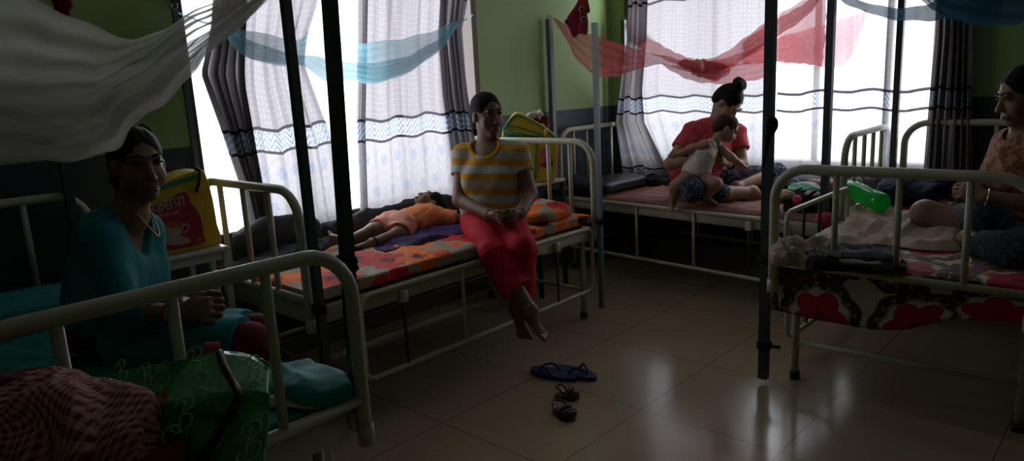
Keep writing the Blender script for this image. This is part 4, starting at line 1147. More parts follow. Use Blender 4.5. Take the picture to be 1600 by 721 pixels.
# ------------------------------------------------------------------ mosquito nets
def net_strip(top, bot, place, seed, amp=.02, nf=5, bulge=.06, nu=110, nv=26, m=6):
    """cloth between two 3-D edges, gathered into long folds"""
    tp = smooth_path([place(*q) for q in top], m); bp = smooth_path([place(*q) for q in bot], m)
    def res(p, u):
        s = np.r_[0, np.cumsum(np.linalg.norm(np.diff(p, axis=0), axis=1))]; s /= s[-1]
        return np.stack([np.interp(u, s, p[:, i]) for i in range(3)], -1)
    rs = np.random.RandomState(seed); ph = rs.rand(4)*6.28
    def fn(U, W):
        a, b = res(tp, U), res(bp, U)
        W2 = W+.05*np.sin(9*U+ph[0])*np.sin(np.pi*W)
        p = a+(b-a)*W2[..., None]
        wd = np.linalg.norm(b-a, axis=-1)
        d = bulge*np.sin(np.pi*W)*np.clip(wd/.2, .15, 1.3)
        f = amp*np.clip(wd/.15, .1, 1.2)*(np.sin(2*np.pi*nf*W+ph[1]+3.5*np.sin(2.4*U+ph[2]))+.5*np.sin(2*np.pi*nf*2.1*W+ph[3]+6*U))*np.sin(np.pi*np.clip(W*1.02, 0, 1))**.4
        f = f+.010*np.clip(wd/.2, .1, 1)*crumple(p, seed+3, 20)*np.sin(np.pi*W)
        p = p-FH*(d+f)[..., None]; p[..., 2] += .004*np.sin(40*U+ph[0])
        return p
    return grid(fn, nu, nv)
WNB = [(-80, 240), (0, 250), (54, 251), (108, 252), (152, 243), (186, 232), (203, 200), (226, 180), (253, 168), (289, 126), (307, 112), (322, 87), (350, 62), (382, 38), (416, 0), (450, -45)]
t = thing('mosquito_net', 'cream white mosquito net bundled and sagging over the left foreground bed', 'mosquito net', P(180, 120, 2.05), 'gathered mosquito nets')
Dl = lambda x, y, d: P(x, y, d)
nb = [(x, y, 2.06-.0002*x) for x, y in WNB]
obj('net_panel', net_strip([(-80, -30, 2.0), (36, -6, 2.0), (108, 24, 2.02), (180, 54, 2.04), (222, 60, 2.04), (271, 36, 2.0), (321, 8, 1.98), (380, -22, 1.95), (452, -70, 1.93)], nb, Dl, 61, .022, 6, .10), M['net_white'], t)
obj('net_panel', net_strip([(-80, 70, 2.25), (40, 62, 2.25), (120, 82, 2.22), (200, 105, 2.2), (270, 82, 2.14), (340, 36, 2.06), (400, -8, 2.0), (452, -50, 1.94)], [(x, y-4, d+.10) for x, y, d in nb], Dl, 62, .03, 5, .05), M['net_white'], t)
obj('net_panel', net_strip([(-80, 150, 2.2), (40, 140, 2.2), (130, 150, 2.18), (190, 150, 2.15), (250, 122, 2.10), (310, 76, 2.06), (380, 20, 2.0), (440, -36, 1.95)], [(x, y-1, d+.05) for x, y, d in nb], Dl, 63, .025, 4, .04), M['net_white'], t)
By = lambda x, y, o=0: ony(x, y, 3.43+o)
t = thing('mosquito_net', 'sky blue mosquito net slung like a hammock across the left window', 'mosquito net', ony(540, 100, 3.43), 'gathered mosquito nets')
btm = [(350, 48), (362, 70), (390, 92), (430, 102), (470, 103), (495, 121), (515, 130), (550, 127), (580, 131), (620, 122), (660, 100), (695, 70), (718, 36)]
obj('net_panel', net_strip([(350, 40), (400, 50), (445, 60), (470, 61), (482, 50), (497, 48), (520, 62), (545, 67), (580, 66), (630, 60), (680, 47), (718, 30)], btm, By, 64, .018, 6, .06), M['net_blue'], t)
obj('net_panel', net_strip([(352, 44), (400, 66), (445, 82), (490, 88), (530, 96), (580, 98), (630, 90), (680, 64), (717, 33)], [(x, y-2) for x, y in btm], lambda x, y: ony(x, y, 3.38), 65, .02, 4, .04), M['net_blue'], t)
for q, w_ in (((352, 43), V(1.55, 3.59, 1.93)), ((718, 33), V(3.66, YW, 2.0))):
    p = ony(*q, 3.43); obj('cord', tube([p, (p+w_)/2-UP*.01, w_], .004, 6), M['net_blue'], t)
t = thing('mosquito_net', 'coral pink net knotted in the middle over the bed by the right window', 'mosquito net', P(1097, 110, 5.15), 'gathered mosquito nets')
obj('net_panel', net_strip([(864, 28, 5.60), (890, 40, 5.56), (912, 49, 5.52), (950, 62, 5.45), (1000, 78, 5.35), (1050, 90, 5.22), (1092, 100, 5.12)], [(864, 30, 5.60), (885, 62, 5.56), (900, 92, 5.52), (930, 118, 5.48), (952, 121, 5.42), (985, 113, 5.36), (1030, 101, 5.25), (1092, 118, 5.12)], Dl, 66, .018, 4, .05), M['net_pink'], t)
obj('net_panel', net_strip([(987, 28, 6.06), (1005, 48, 5.95), (1030, 68, 5.75), (1060, 84, 5.45), (1094, 96, 5.16)], [(986, 34, 6.06), (985, 64, 5.95), (1010, 80, 5.75), (1050, 98, 5.45), (1094, 116, 5.16)], Dl, 67, .015, 3, .04), M['net_pink'], t)
obj('net_panel', net_strip([(1035, 100, 5.2), (1066, 104, 5.12), (1100, 106, 5.08), (1150, 100, 5.0), (1207, 96, 4.9)], [(1036, 103, 5.2), (1072, 123, 5.12), (1103, 130, 5.08), (1153, 130, 5.0), (1207, 119, 4.9)], Dl, 68, .012, 3, .05), M['net_pink'], t)
obj('net_panel', net_strip([(1098, 94, 5.12), (1130, 84, 5.05), (1160, 62, 4.95), (1207, 28, 4.8), (1262, -4, 4.55), (1290, -30, 4.4)], [(1098, 118, 5.12), (1130, 110, 5.05), (1165, 92, 4.95), (1207, 62, 4.8), (1262, 24, 4.55), (1290, -18, 4.4)], Dl, 69, .016, 3, .05), M['net_pink'], t)
obj('net_panel', net_strip([(1160, 66, 4.98), (1207, 34, 4.84), (1262, 2, 4.6), (1291, -26, 4.42)], [(1160, 100, 4.98), (1207, 96, 4.84), (1255, 100, 4.62), (1284, 104, 4.45)], Dl, 75, .012, 4, .02), M['net_pink'], t)
obj('net_panel', net_strip([(1100, 98, 5.16), (1150, 86, 5.14), (1207, 62, 5.1), (1260, 46, 5.06), (1310, 32, 5.0), (1354, 14, 4.96)], [(1100, 118, 5.16), (1150, 104, 5.14), (1207, 98, 5.1), (1260, 100, 5.06), (1312, 105, 5.0), (1338, 70, 4.97), (1354, 20, 4.96)], Dl, 70, .015, 4, .03), M['net_pink'], t)
K = Body(.008); K.chain([P(1068, 99, 5.17), P(1094, 106, 5.12), P(1118, 112, 5.08), P(1132, 110, 5.05)], [.03, .052, .06, .035], .03)
obj('knot', K.build(wrinkle(26, .010, 85, (1, 1, .2))), M['net_pink'], t)
t = thing('mosquito_net', 'dark blue mosquito net sagging at the top above the right foreground bed', 'mosquito net', P(1500, 10, 3.7), 'gathered mosquito nets')
obj('net_panel', net_strip([(1280, -50, 4.4), (1322, -8, 4.25), (1360, 5, 4.15), (1385, 11, 4.1), (1415, 12, 4.05), (1445, 8, 4.0), (1475, -8, 3.9), (1540, -40, 3.7)], [(1280, -40, 4.4), (1320, 5, 4.25), (1351, 17, 4.15), (1385, 29, 4.1), (1414, 32, 4.05), (1449, 33, 4.0), (1480, 30, 3.9), (1540, 36, 3.7)], Dl, 71, .02, 4, .05), M['net_navy'], t)
obj('net_panel', net_strip([(1425, -50, 3.9), (1480, -60, 3.8), (1560, -70, 3.6), (1660, -70, 3.4)], [(1440, 2, 3.9), (1470, 22, 3.82), (1500, 31, 3.75), (1522, 39, 3.7), (1550, 42, 3.62), (1584, 39, 3.55), (1660, 20, 3.4)], Dl, 72, .025, 5, .08), M['net_navy'], t)
obj('net_panel', net_strip([(1300, -60, 4.5), (1380, -50, 4.35), (1470, -50, 4.1), (1560, -60, 3.8)], [(1320, -4, 4.42), (1375, -3, 4.3), (1445, -2, 4.15), (1500, 18, 4.0), (1560, 30, 3.8)], Dl, 73, .02, 4, .04), M['net_navy'], t)

# ------------------------------------------------------------------ small cloth and lumps
def superball(c, h, R, e1=.6, e2=.4, n=40, disp=None):
    U, W = np.meshgrid(np.linspace(-math.pi/2, math.pi/2, n), np.linspace(-math.pi, math.pi, 2*n), indexing='ij')
    pw = lambda v, e: np.sign(v)*np.abs(v)**e
    p = np.stack([h[0]*pw(np.cos(U), e1)*pw(np.cos(W), e2), h[1]*pw(np.cos(U), e1)*pw(np.sin(W), e2), h[2]*pw(np.sin(U), e1)], -1)
    q = p @ np.asarray(R).T+np.asarray(c)
    if disp is not None:
        nr = p/np.array(h)**2; nr = nr/np.maximum(np.linalg.norm(nr, axis=-1, keepdims=True), 1e-6); q = q+(nr @ np.asarray(R).T)*disp(q)[..., None]
    i = np.arange(n*2*n).reshape(n, 2*n)
    f = np.stack([i[:-1, :-1], i[:-1, 1:], i[1:, 1:], i[1:, :-1]], -1).reshape(-1, 4)
    uv = p[..., :2].reshape(-1, 2)
    return q.reshape(-1, 3), f, uv
def Rz(a): c, s = math.cos(a), math.sin(a); return np.array([[c, -s, 0], [s, c, 0], [0, 0, 1.0]])
def lump(name, label, cat, c, h, a, mat, seed, amp=.012, freq=26, e1=.8, e2=.7, zmin=None, n=48, group=None):
    v, f, uv = superball(c, h, Rz(a), e1, e2, n, lambda p: amp*1.25*crumple(p, seed, freq*.8))
    if zmin is not None: v[:, 2] = np.maximum(v[:, 2], zmin+.002*np.sin(v[:, 0]*60))
    return tag(obj(name, (v, f), mat, None, True, uv), label, cat, group)
def drape(name, label, cat, corners, z0, mat, seed, h=.03, wf=18, nu=60, nv=60, edge=None):
    """crumpled cloth lying in a plan quadrilateral"""
    c = [np.asarray(q, float) for q in corners]
    def fn(U, W):
        U2 = U+.05*np.sin(7*W+seed)*W*(1-W)*3; W2 = W+.05*np.sin(8*U+seed)*U*(1-U)*3
        p = ((1-U2)*(1-W2))[..., None]*c[0]+(U2*(1-W2))[..., None]*c[1]+(U2*W2)[..., None]*c[2]+((1-U2)*W2)[..., None]*c[3]
        p = np.concatenate([p[..., :2], 0*p[..., :1]], -1)
        ed = np.minimum.reduce([U, 1-U, W, 1-W])
        z = h*(.45+.55*crumple(p, seed, wf))*np.clip(ed/.07, 0, 1)
        zz = z0(p) if callable(z0) else z0
        p[..., 2] = zz+np.maximum(z, 0)+.002
        return p
    v, f, uv = grid(fn, nu, nv); o = obj(name, (v, f), mat, None, True, uv); thicken(o, .005, 1); return tag(o, label, cat)

# orange bed: blanket at the wall, purple cloth, bunched sheet by the headboard
drape('blanket', 'charcoal blanket spread along the wall side of the orange flowered bed', 'blanket', [(1.57, 3.12), (2.25, 3.40), (2.25, 3.54), (1.57, 3.54)], .678, M['blanket'], 81, .06, 14)
lump('blanket', 'dark grey blanket rolled against the wall behind the sleeping toddler', 'blanket', (2.72, 3.49, .72), (.60, .055, .10), 0, M['blanket'], 82, .016, 20, .8, .5, .676)
lump('blanket', 'folded charcoal blanket heaped below the pinched curtain at the bed foot', 'blanket', (1.86, 3.47, .74), (.27, .07, .13), .05, M['blanket'], 83, .018, 18, .8, .5, .676)
drape('cloth', 'purple cloth lying under the sleeping toddler', 'cloth', [(2.20, 2.98), (2.92, 2.92), (2.96, 3.22), (2.26, 3.26)], .672, M['purple'], 84, .035, 16)
drape('cloth', 'yellow green cloth showing at the toddler feet', 'cloth', [(2.14, 3.22), (2.42, 3.26), (2.42, 3.40), (2.16, 3.38)], .674, M['lime'], 85, .02, 18, 30, 30)
v, f, uv = superball((3.33, 2.98, .70), (.21, .28, .062), Rz(.05), .7, .6, 48, wrinkle(86, .014, 22)); v[:, 2] = np.maximum(v[:, 2], .674)
tag(obj('bedding_roll', (v, f), M['orange_sheet'], None, True, uv*1.6), 'bunched orange flowered bedding at the head of the orange bed beside the striped woman', 'bedding')
# pink bed
v = superball((4.72, 3.30, .685), (.30, .19, .05), Rz(-.05), .55, .35, 40, wrinkle(87, .006, 16))
tag(obj('pillow', v[:2], M['rexine']), 'black shiny pillow at the head of the pinkish brown bed', 'pillow')
lump('cloth_bundle', 'dark cloth stuffed in the corner by the headboard of the pinkish brown bed', 'cloth', (4.53, 3.50, .68), (.07, .06, .075), 0, M['navyfab'], 88, .012, 40, zmin=.615)
drape('bedding', 'black cloth hanging along the window wall behind the mother and baby', 'bedding', [(4.95, 2.15), (5.20, 2.15), (5.20, 3.25), (5.02, 3.25)], .64, M['blackfab'], 89, .10, 9)
lump('bolster', 'lavender grey rolled cloth at the foot of the pinkish brown bed', 'bolster', (4.86, 1.80, .68), (.27, .085, .06), .2, M['lavender'], 90, .008, 24, .8, .5, .62)
lump('cloth_bundle', 'navy and white printed cloth beside the lavender roll near the window', 'cloth', (5.06, 2.02, .70), (.22, .12, .075), .3, M['navy_print'], 91, .010, 26, zmin=.62)
lump('cloth_bundle', 'black bag of clothes at the foot corner of the pinkish brown bed', 'bag', (4.47, 1.62, .68), (.13, .14, .085), .2, M['blackfab'], 92, .016, 28, zmin=.61)
for i, (x, y, z, hx, hy, hz, a, mt, lb) in enumerate([
    (4.50, 1.66, .765, .10, .10, .022, .3, 'greencloth', 'green folded cloth on top of the clothes pile by the pole'),
    (4.40, 1.74, .735, .08, .07, .03, .8, 'beige', 'beige striped garment in the clothes pile by the pole'),
    (4.35, 1.64, .71, .03, .03, .03, .5, 'pinkcloth', 'small hot pink garment in the clothes pile by the pole'),
    (4.44, 1.57, .74, .06, .06, .03, .1, 'palepink', 'pale crumpled garment in the clothes pile by the pole'),
    (4.40, 1.80, .705, .05, .05, .03, .2, 'bagorange', 'small orange garment at the edge of the clothes pile')]):
    lump('garment', lb, 'garment', (x, y, z), (hx, hy, hz), a, M[mt], 100+i, .010, 45, n=30)
lump('cloth_rag', 'hot pink rag tied round the foot of the pole behind the right footboard', 'rag', (4.33, 1.475, .60), (.055, .05, .055), .2, M['pinkcloth'], 107, .014, 50, n=32)
# right foreground bed
zb = .672
drape('cloth', 'large beige crumpled cloth spread on the red flowered bed', 'cloth', [tuple(onz(1290, 372, .70)[:2]), tuple(onz(1500, 386, .70)[:2]), tuple(onz(1530, 340, .70)[:2]), tuple(onz(1330, 318, .70)[:2])], zb, M['beige'], 111, .06, 11, 120, 120)
lump('cloth_bundle', 'crumpled beige and black cloth heap at the left footboard corner', 'cloth', onz(1258, 398, .70), (.14, .12, .045), .4, M['beige'], 112, .034, 34, zmin=zb)
lump('cloth_bundle', 'black scarf lying under the beige heap at the footboard corner', 'scarf', onz(1272, 408, .69), (.12, .07, .035), .9, M['blackfab'], 113, .014, 36, zmin=zb)
for i, (x, y, z, mt, lb) in enumerate([(1345, 412, .685, 'blackfab', 'rumpled dark cloth lowest in the pile behind the right footboard'), (1342, 403, .703, 'palepink', 'rumpled pale cloth in the middle of the pile behind the right footboard'), (1338, 394, .722, 'greycloth', 'rumpled grey blue cloth topmost in the pile behind the right footboard')]):
    c = onz(1342, 408, .69); c[2] = z; v = superball(c+V(.01*i, .006*i, 0), (.11, .18-.02*i, .013), Rz(.15+.12*i), .7, .5, 64, lambda p, i=i: .016*crumple(p, 114+i, 22))
    tag(obj('folded_cloth', v[:2], M[mt]), lb, 'cloth', 'rumpled cloths behind the right footboard')
c = onz(1422, 300, .74); lump('cloth_bundle', 'navy cloth bundle on the red bed by the headboard', 'cloth', c, (.16, .17, .085), .2, M['navyfab'], 118, .018, 24, zmin=zb)
c = onz(1468, 292, .74); lump('cloth_bundle', 'small purple cloth bundle beside the navy bundle', 'cloth', c, (.07, .07, .07), .2, M['purple'], 119, .012, 34, zmin=zb, n=34)
c = onz(1362, 288, .74); lump('cloth_bundle', 'grey cloth bundle behind the green bottle', 'cloth', c, (.10, .10, .07), .2, M['greycloth'], 120, .012, 34, zmin=zb, n=34)
def bottle():
    a, b = onz(1381, 319, .745), onz(1311, 286, .80); L = np.linalg.norm(b-a); d = (b-a)/L
    t = thing('plastic_bottle', 'green translucent plastic bottle lying on the beige cloth', 'bottle', (a+b)/2-UP*.055)
    prof = [(-.002, .02), (.002, .044), (.015, .054), (.07, .0545), (.10, .0515), (.13, .0545), (.20, .0545), (.24, .047), (.28, .028), (.30, .0155), (.322, .0145)]
    k = L/.322
    obj('shell', tube([a+d*q*k for q, r in prof], [r for q, r in prof], 28), M['bottle'], t)
    obj('cap', tube([a+d*.312*k, a+d*.342*k], .0175, 18), M['whiteprint'], t)
bottle()

# ------------------------------------------------------------------ bedside tables and bags
def table(label, x0, x1, y0, y1, z, legs='white_enamel'):
    t = thing('bedside_table', label, 'table', ((x0+x1)/2, (y0+y1)/2, 0), 'white steel bedside tables')
    obj('table_top', box((x0, y0, z-.022), (x1, y1, z), .006), M['white_enamel'], t, smooth=False)
    for x in (x0+.02, x1-.02):
        for y in (y0+.02, y1-.02): obj('leg', box((x-.014, y-.014, 0), (x+.014, y+.014, z-.022), .003), M[legs], t, smooth=False)
    obj('shelf', box((x0+.01, y0+.01, .30), (x1-.01, y1-.01, .315), .004), M[legs], t, smooth=False)
    for y in (y0+.02, y1-.02): obj('apron', box((x0+.034, y-.006, z-.06), (x1-.034, y+.006, z-.024), .002), M[legs], t, smooth=False)
    return t
table('white steel bedside table under the red tea print bag', 1.10, 1.455, 3.15, 3.58, .84)
table('white steel bedside table under the yellow bag behind the striped woman', 3.66, 3.98, 3.16, 3.58, .825, 'blackiron')
def decal(name, pts, Y, mat, t, th=.0012, smooth_n=0):
    p = [ony(x, y, Y) for x, y in pts]
    if smooth_n: p = smooth_path(p, smooth_n, closed=True)
    return obj(name, prism(p, V(0, -1, 0), th), mat, t, smooth=False)
def text(name, body, origin, xd, yd, size, mat, t, shear=0, ext=.0006):
    cu = bpy.data.curves.new(name, 'FONT'); cu.body = body; cu.size = 1; cu.align_x = 'CENTER'; cu.align_y = 'CENTER'; cu.shear = shear
    o = bpy.data.objects.new('tmp_text', cu); COL.objects.link(o)
    dg = bpy.context.evaluated_depsgraph_get(); me = bpy.data.meshes.new_from_object(o.evaluated_get(dg))
    bpy.data.objects.remove(o); v = np.array([q.co[:] for q in me.vertices]); f = [tuple(q.vertices) for q in me.polygons]; bpy.data.meshes.remove(me)
    xd, yd = nrm(xd), nrm(yd); n = np.cross(xd, yd)
    v0 = np.asarray(origin)+size*(v[:, :1]*xd+v[:, 1:2]*yd)+n*ext
    return obj(name, (v0, f), mat, t, smooth=False)
def tea_bag():
    Y = 3.20
    out = [(214, 402), (250, 401), (300, 393), (346, 384), (340, 350), (333, 310), (322, 272), (313, 266), (290, 271), (262, 282), (228, 292), (212, 300), (209, 350)]
    p = [ony(x, y, Y) for x, y in out]; zb_ = .842
    for q in p[:4]: q[2] = zb_
    t = thing('carry_bag', 'yellow carry bag with red tea cup print standing on the bedside table', 'bag', (1.25, 3.30, zb_))
    B = prism(smooth_path(p, 3, True), V(0, 1, 0), .17)
    o = obj('sack', B, M['bagyellow'], t); b = o.modifiers.new('soft', 'BEVEL'); b.width = .02; b.segments = 3
    y1 = Y-.0015
    decal('printed_panel', [(214, 398), (251, 394), (316, 381), (318, 366), (312, 336), (298, 317), (292, 302), (278, 303), (262, 314), (232, 320), (214, 326)], y1, M['bagred'], t, smooth_n=3)
    decal('green_band', [(222, 298), (262, 286), (308, 272), (309, 280), (264, 294), (222, 306)], y1, M['baggreen'], t)
    y2 = y1-.0025
    ell = lambda cx, cy, rx, ry, n=20, a0=0, a1=2*math.pi: [(cx+rx*math.cos(q), cy+ry*math.sin(q)) for q in np.linspace(a0, a1, n, endpoint=False)]
    decal('printed_saucer', ell(273, 376, 25, 7.5), y2, M['cupcream'], t)
    decal('printed_cup', [(253, 353), (287, 349), (286, 358), (281, 368), (273, 375), (264, 375), (256, 368)], y2-.001, M['cupcream'], t, smooth_n=3)
    obj('printed_handle', tube(smooth_path([ony(286, 353, y2-.002), ony(293, 351, y2-.002), ony(293, 359, y2-.002), ony(284, 366, y2-.002)], 5), .004, 6), M['cupcream'], t)
    decal('printed_tea', ell(270, 352, 16, 5), y2-.0025, M['teabrown'], t)
    decal('printed_badge', ell(311, 375, 4.5, 5), y2, M['teabrown'], t)
    text('printed_word', 'चाड', ony(239, 327, y2), V(1, 0, .02), V(0, 0, 1), .062, M['whiteprint'], t)
    text('printed_word', 'सपा', ony(272, 318, y2), V(1, 0, .10), V(0, 0, 1), .066, M['whiteprint'], t)
    text('printed_small_word', 'मसाला चाय', ony(262, 336, y2), V(1, 0, .06), V(0, 0, 1), .024, M['whiteprint'], t)
    obj('handle', tube(smooth_path([ony(305, 272, Y+.02), ony(307, 264, Y+.0), ony(312, 268, Y-.02), ony(311, 284, Y-.015), ony(307, 300, Y-.006)], 6), .007, 8), M['blackstrap'], t)
    obj('handle', tube(smooth_path([ony(214, 300, Y+.12), ony(217, 205, Y+.12), ony(228, 198, Y+.12), ony(236, 212, Y+.12), ony(240, 290, Y+.12)], 6), .006, 8), M['blackstrap'], t)
tea_bag()
def yellow_bag():
    D0 = 4.93; n = FH
    pl = lambda x, y, d=0: P(x, y, D0)+0*FH+FH*d
    out = [(784, 222), (788, 202), (802, 180), (814, 177), (845, 194), (862, 206), (872, 219), (871, 245), (866, 276), (850, 281), (836, 283), (800, 284), (786, 284)]
    p = [pl(*q) for q in out]
    for q in p[8:]: q[2] = .829
    t = thing('carry_bag', 'bulging yellow bag with green piping behind the woman in stripes', 'bag', (3.8, 3.3, .827))
    o = obj('sack', prism(smooth_path(p, 3, True), n, .22), M['bagyellow'], t); b = o.modifiers.new('soft', 'BEVEL'); b.width = .035; b.segments = 4
    ln = lambda nm, pts, r, m: obj(nm, tube(smooth_path([pl(x, y, -.006) for x, y in pts], 5), r, 8), M[m], t)
    ln('piping', [(786, 204), (800, 184), (812, 181), (845, 197), (866, 214)], .007, 'baggreen')
    ln('piping', [(788, 195), (805, 198), (828, 204), (846, 211), (846, 217), (820, 216), (790, 213)], .005, 'baggreen')
    ln('piping', [(838, 224), (837, 250), (836, 280)], .008, 'baggreen')
    obj('strap', prism([pl(786, 201, -.008), pl(805, 207, -.008), pl(843, 213, -.008), pl(842, 217, -.008), pl(804, 214, -.008), pl(786, 210, -.008)], -n, .006), M['baggreen'], t)
    obj('printed_patch', prism(smooth_path([pl(x, y, -.003) for x, y in [(844, 236), (858, 231), (861, 244), (864, 258), (852, 262), (842, 257), (846, 247)]], 4, True), -n, .003), M['bagred'], t)
    obj('tie', tube(smooth_path([pl(848, 196, .05), pl(853, 204, -.01), pl(852, 214, -.01)], 5), .012, 8), M['bagyellow'], t)
    c = pl(836, 186, .10)
    lump('cloth', 'white cloth poking out of the top of the yellow bag', 'cloth', c, (.07, .05, .05), -.8, M['white_cotton'], 121, .016, 46, n=32)
    c = pl(846, 192, .12); lump('cloth', 'dark cloth beside the white one at the top of the yellow bag', 'cloth', c, (.055, .05, .045), -.8, M['maroon'], 122, .012, 46, n=30)
yellow_bag()
# ------------------------------------------------------------------ tied cloths on poles
def red_cloth():
    D0 = 4.36; t = thing('tied_cloth', 'dark red spotted cloth pulled over the top of the grey pole', 'cloth', P(907, 60, D0))
    for nm, ol, dd in (('flap', [(903, 2), (889, 23), (883, 34), (889, 45), (896, 59), (906, 48), (909, 20), (910, -10), (904, -12)], .0), ('flap', [(908, -14), (906, 25), (904, 50), (911, 52), (918, 53), (919, 32), (917, 20), (922, 19), (921, 10), (919, 0), (918, -14)], -.015)):
        pl_ = [P(x, y, D0-.03+dd) for x, y in ol]; o_ = obj(nm, prism(smooth_path(pl_, 3, True), FH, .055-dd), M['redcap'], t); b_ = o_.modifiers.new('soft', 'BEVEL'); b_.width = .010; b_.segments = 3
    for x, y in ((909, 14), (886, 34), (912, 30)):
        c = P(x, y, D0-.050 if x > 890 else D0-.034); v = superball(c, (.013, .013, .009), np.eye(3), 1, 1, 10)
        d = obj('printed_dot', v[:2], M['navyfab'], t)
        obj('dot_ring', tube([c+.015*(math.cos(q)*RH+math.sin(q)*UP) for q in np.linspace(0, 6.28, 14, endpoint=False)], .003, 6, closed=True), M['palepink'], d)
red_cloth()
B = Body(.006); B.chain([P(98, -30, 2.95), P(96, 0, 2.95), P(92, 30, 2.95)], [.03, .028, .012], .02); B.chain([P(98, -20, 2.95), P(103, 6, 2.95), P(106, 40, 2.95)], [.026, .02, .008], .02)
tag(obj('tied_cloth', B.build(wrinkle(28, .005, 60)), M['maroon']), 'dark red cloth strips hanging behind the white net', 'cloth')
pole('dark net pole behind the woman in teal, topped by dark red strips', .955, 3.57, .1, 2.05, .018, M['pole'])
t = thing('tied_cloth', 'black rag knotted round the right foreground pole with a dangling end', 'cloth', P(1206, 215, 3.17))
B = Body(.005); a = P(1205, 197, 3.165)
B.ell(a, (.028, .028, .05), None, .02); B.cap(P(1201, 188, 3.14), P(1202, 204, 3.14), .016, .014, .02); B.cap(P(1210, 192, 3.15), P(1211, 199, 3.15), .012, .010, .02)
obj('knot', B.build(wrinkle(29, .006, 60)), M['blackfab'], t)
obj('loose_end', tube(smooth_path([P(1201, 204, 3.12), P(1198, 225, 3.12), P(1195, 245, 3.12), P(1192, 262, 3.12)], 5), np.linspace(.014, .006, 16), 8), M['blackfab'], t)

# ------------------------------------------------------------------ footwear on the floor
def sole_outline(L, W, n=36):
    u = np.linspace(0, 2*np.pi, n, endpoint=False); y = -np.cos(u)*L/2
    k = (y+L/2)/L; w_ = W/2*(.72+.30*np.sin(k*3.3-.35)-.10*np.exp(-((k-.42)/.14)**2))
    x = np.sign(np.sin(u))*np.abs(np.sin(u))**.7*w_; return np.stack([x, y], -1)
def sandal(name, label, heel, toe, W, th, mat, strap, group):
    heel, toe = V(*heel[:2], 0), V(*toe[:2], 0); c = (heel+toe)/2; L = np.linalg.norm(toe-heel); d = (toe-heel)/L; s = V(d[1], -d[0], 0)
    t = thing(name, label, 'sandal', c, group)
    o = sole_outline(L, W); f = lambda x, y, z: c+s*x+d*y+UP*z
    obj('sole', prism([f(x, y, .001) for x, y in o], UP, th), mat, t, smooth=False)
    if strap == 'thong':
        for i in (-1, 1): obj('strap', tube(smooth_path([f(0, L*.30, th), f(.012*i, L*.24, th+.022), f(W*.34*i, L*.08, th+.030), f(W*.42*i, -L*.08, th*.8)], 5), np.r_[np.linspace(.004, .0075, 12), np.full(4, .007)], 8), mat, t)
    else:
        for y, h, r in ((.30, .022, .012), (.12, .030, .010)): obj('strap', tube(smooth_path([f(-W*.44, L*y, th*.8), f(-W*.30, L*y, th+h), f(W*.30, L*y, th+h), f(W*.44, L*y, th*.8)], 5), r, 8), mat, t)
        obj('heel_strap', tube(smooth_path([f(-W*.40, -L*.02, th), f(-W*.42, -L*.22, th+.034), f(0, -L*.44, th+.040), f(W*.42, -L*.22, th+.034), f(W*.40, -L*.02, th)], 5), .0055, 8), mat, t)
        obj('buckle', superball(f(W*.46, -L*.12, th+.030), (.006, .006, .006), np.eye(3), 1, 1, 8)[:2], M['silver'], t)
        v = superball(f(0, L*.34, th+.008), (W*.42, L*.15, .022), np.stack([s, d, UP], 1), .8, .8, 16); obj('toe_cap', v[:2], mat, t)
zf = 0.015
sandal('flip_flop', 'navy blue flip-flop on the left of the pair on the floor', onz(900, 597, 0), onz(831, 580, 0), .105, .022, M['bluerubber'], 'thong', 'blue flip-flops on the floor')
sandal('flip_flop', 'navy blue flip-flop on the right of the pair, nearer the brown sandals', onz(872, 577, 0), onz(931, 596, 0), .105, .022, M['bluerubber'], 'thong', 'blue flip-flops on the floor')
sandal('child_sandal', 'small brown strap sandal closer to the blue flip-flops', onz(867, 621, 0), onz(906, 623, 0), .075, .016, M['brownleather'], 'buckle', 'small brown sandals on the floor')
sandal('child_sandal', 'small brown strap sandal farther from the blue flip-flops', onz(865, 642, 0), onz(896, 659, 0), .075, .016, M['brownleather'], 'buckle', 'small brown sandals on the floor')

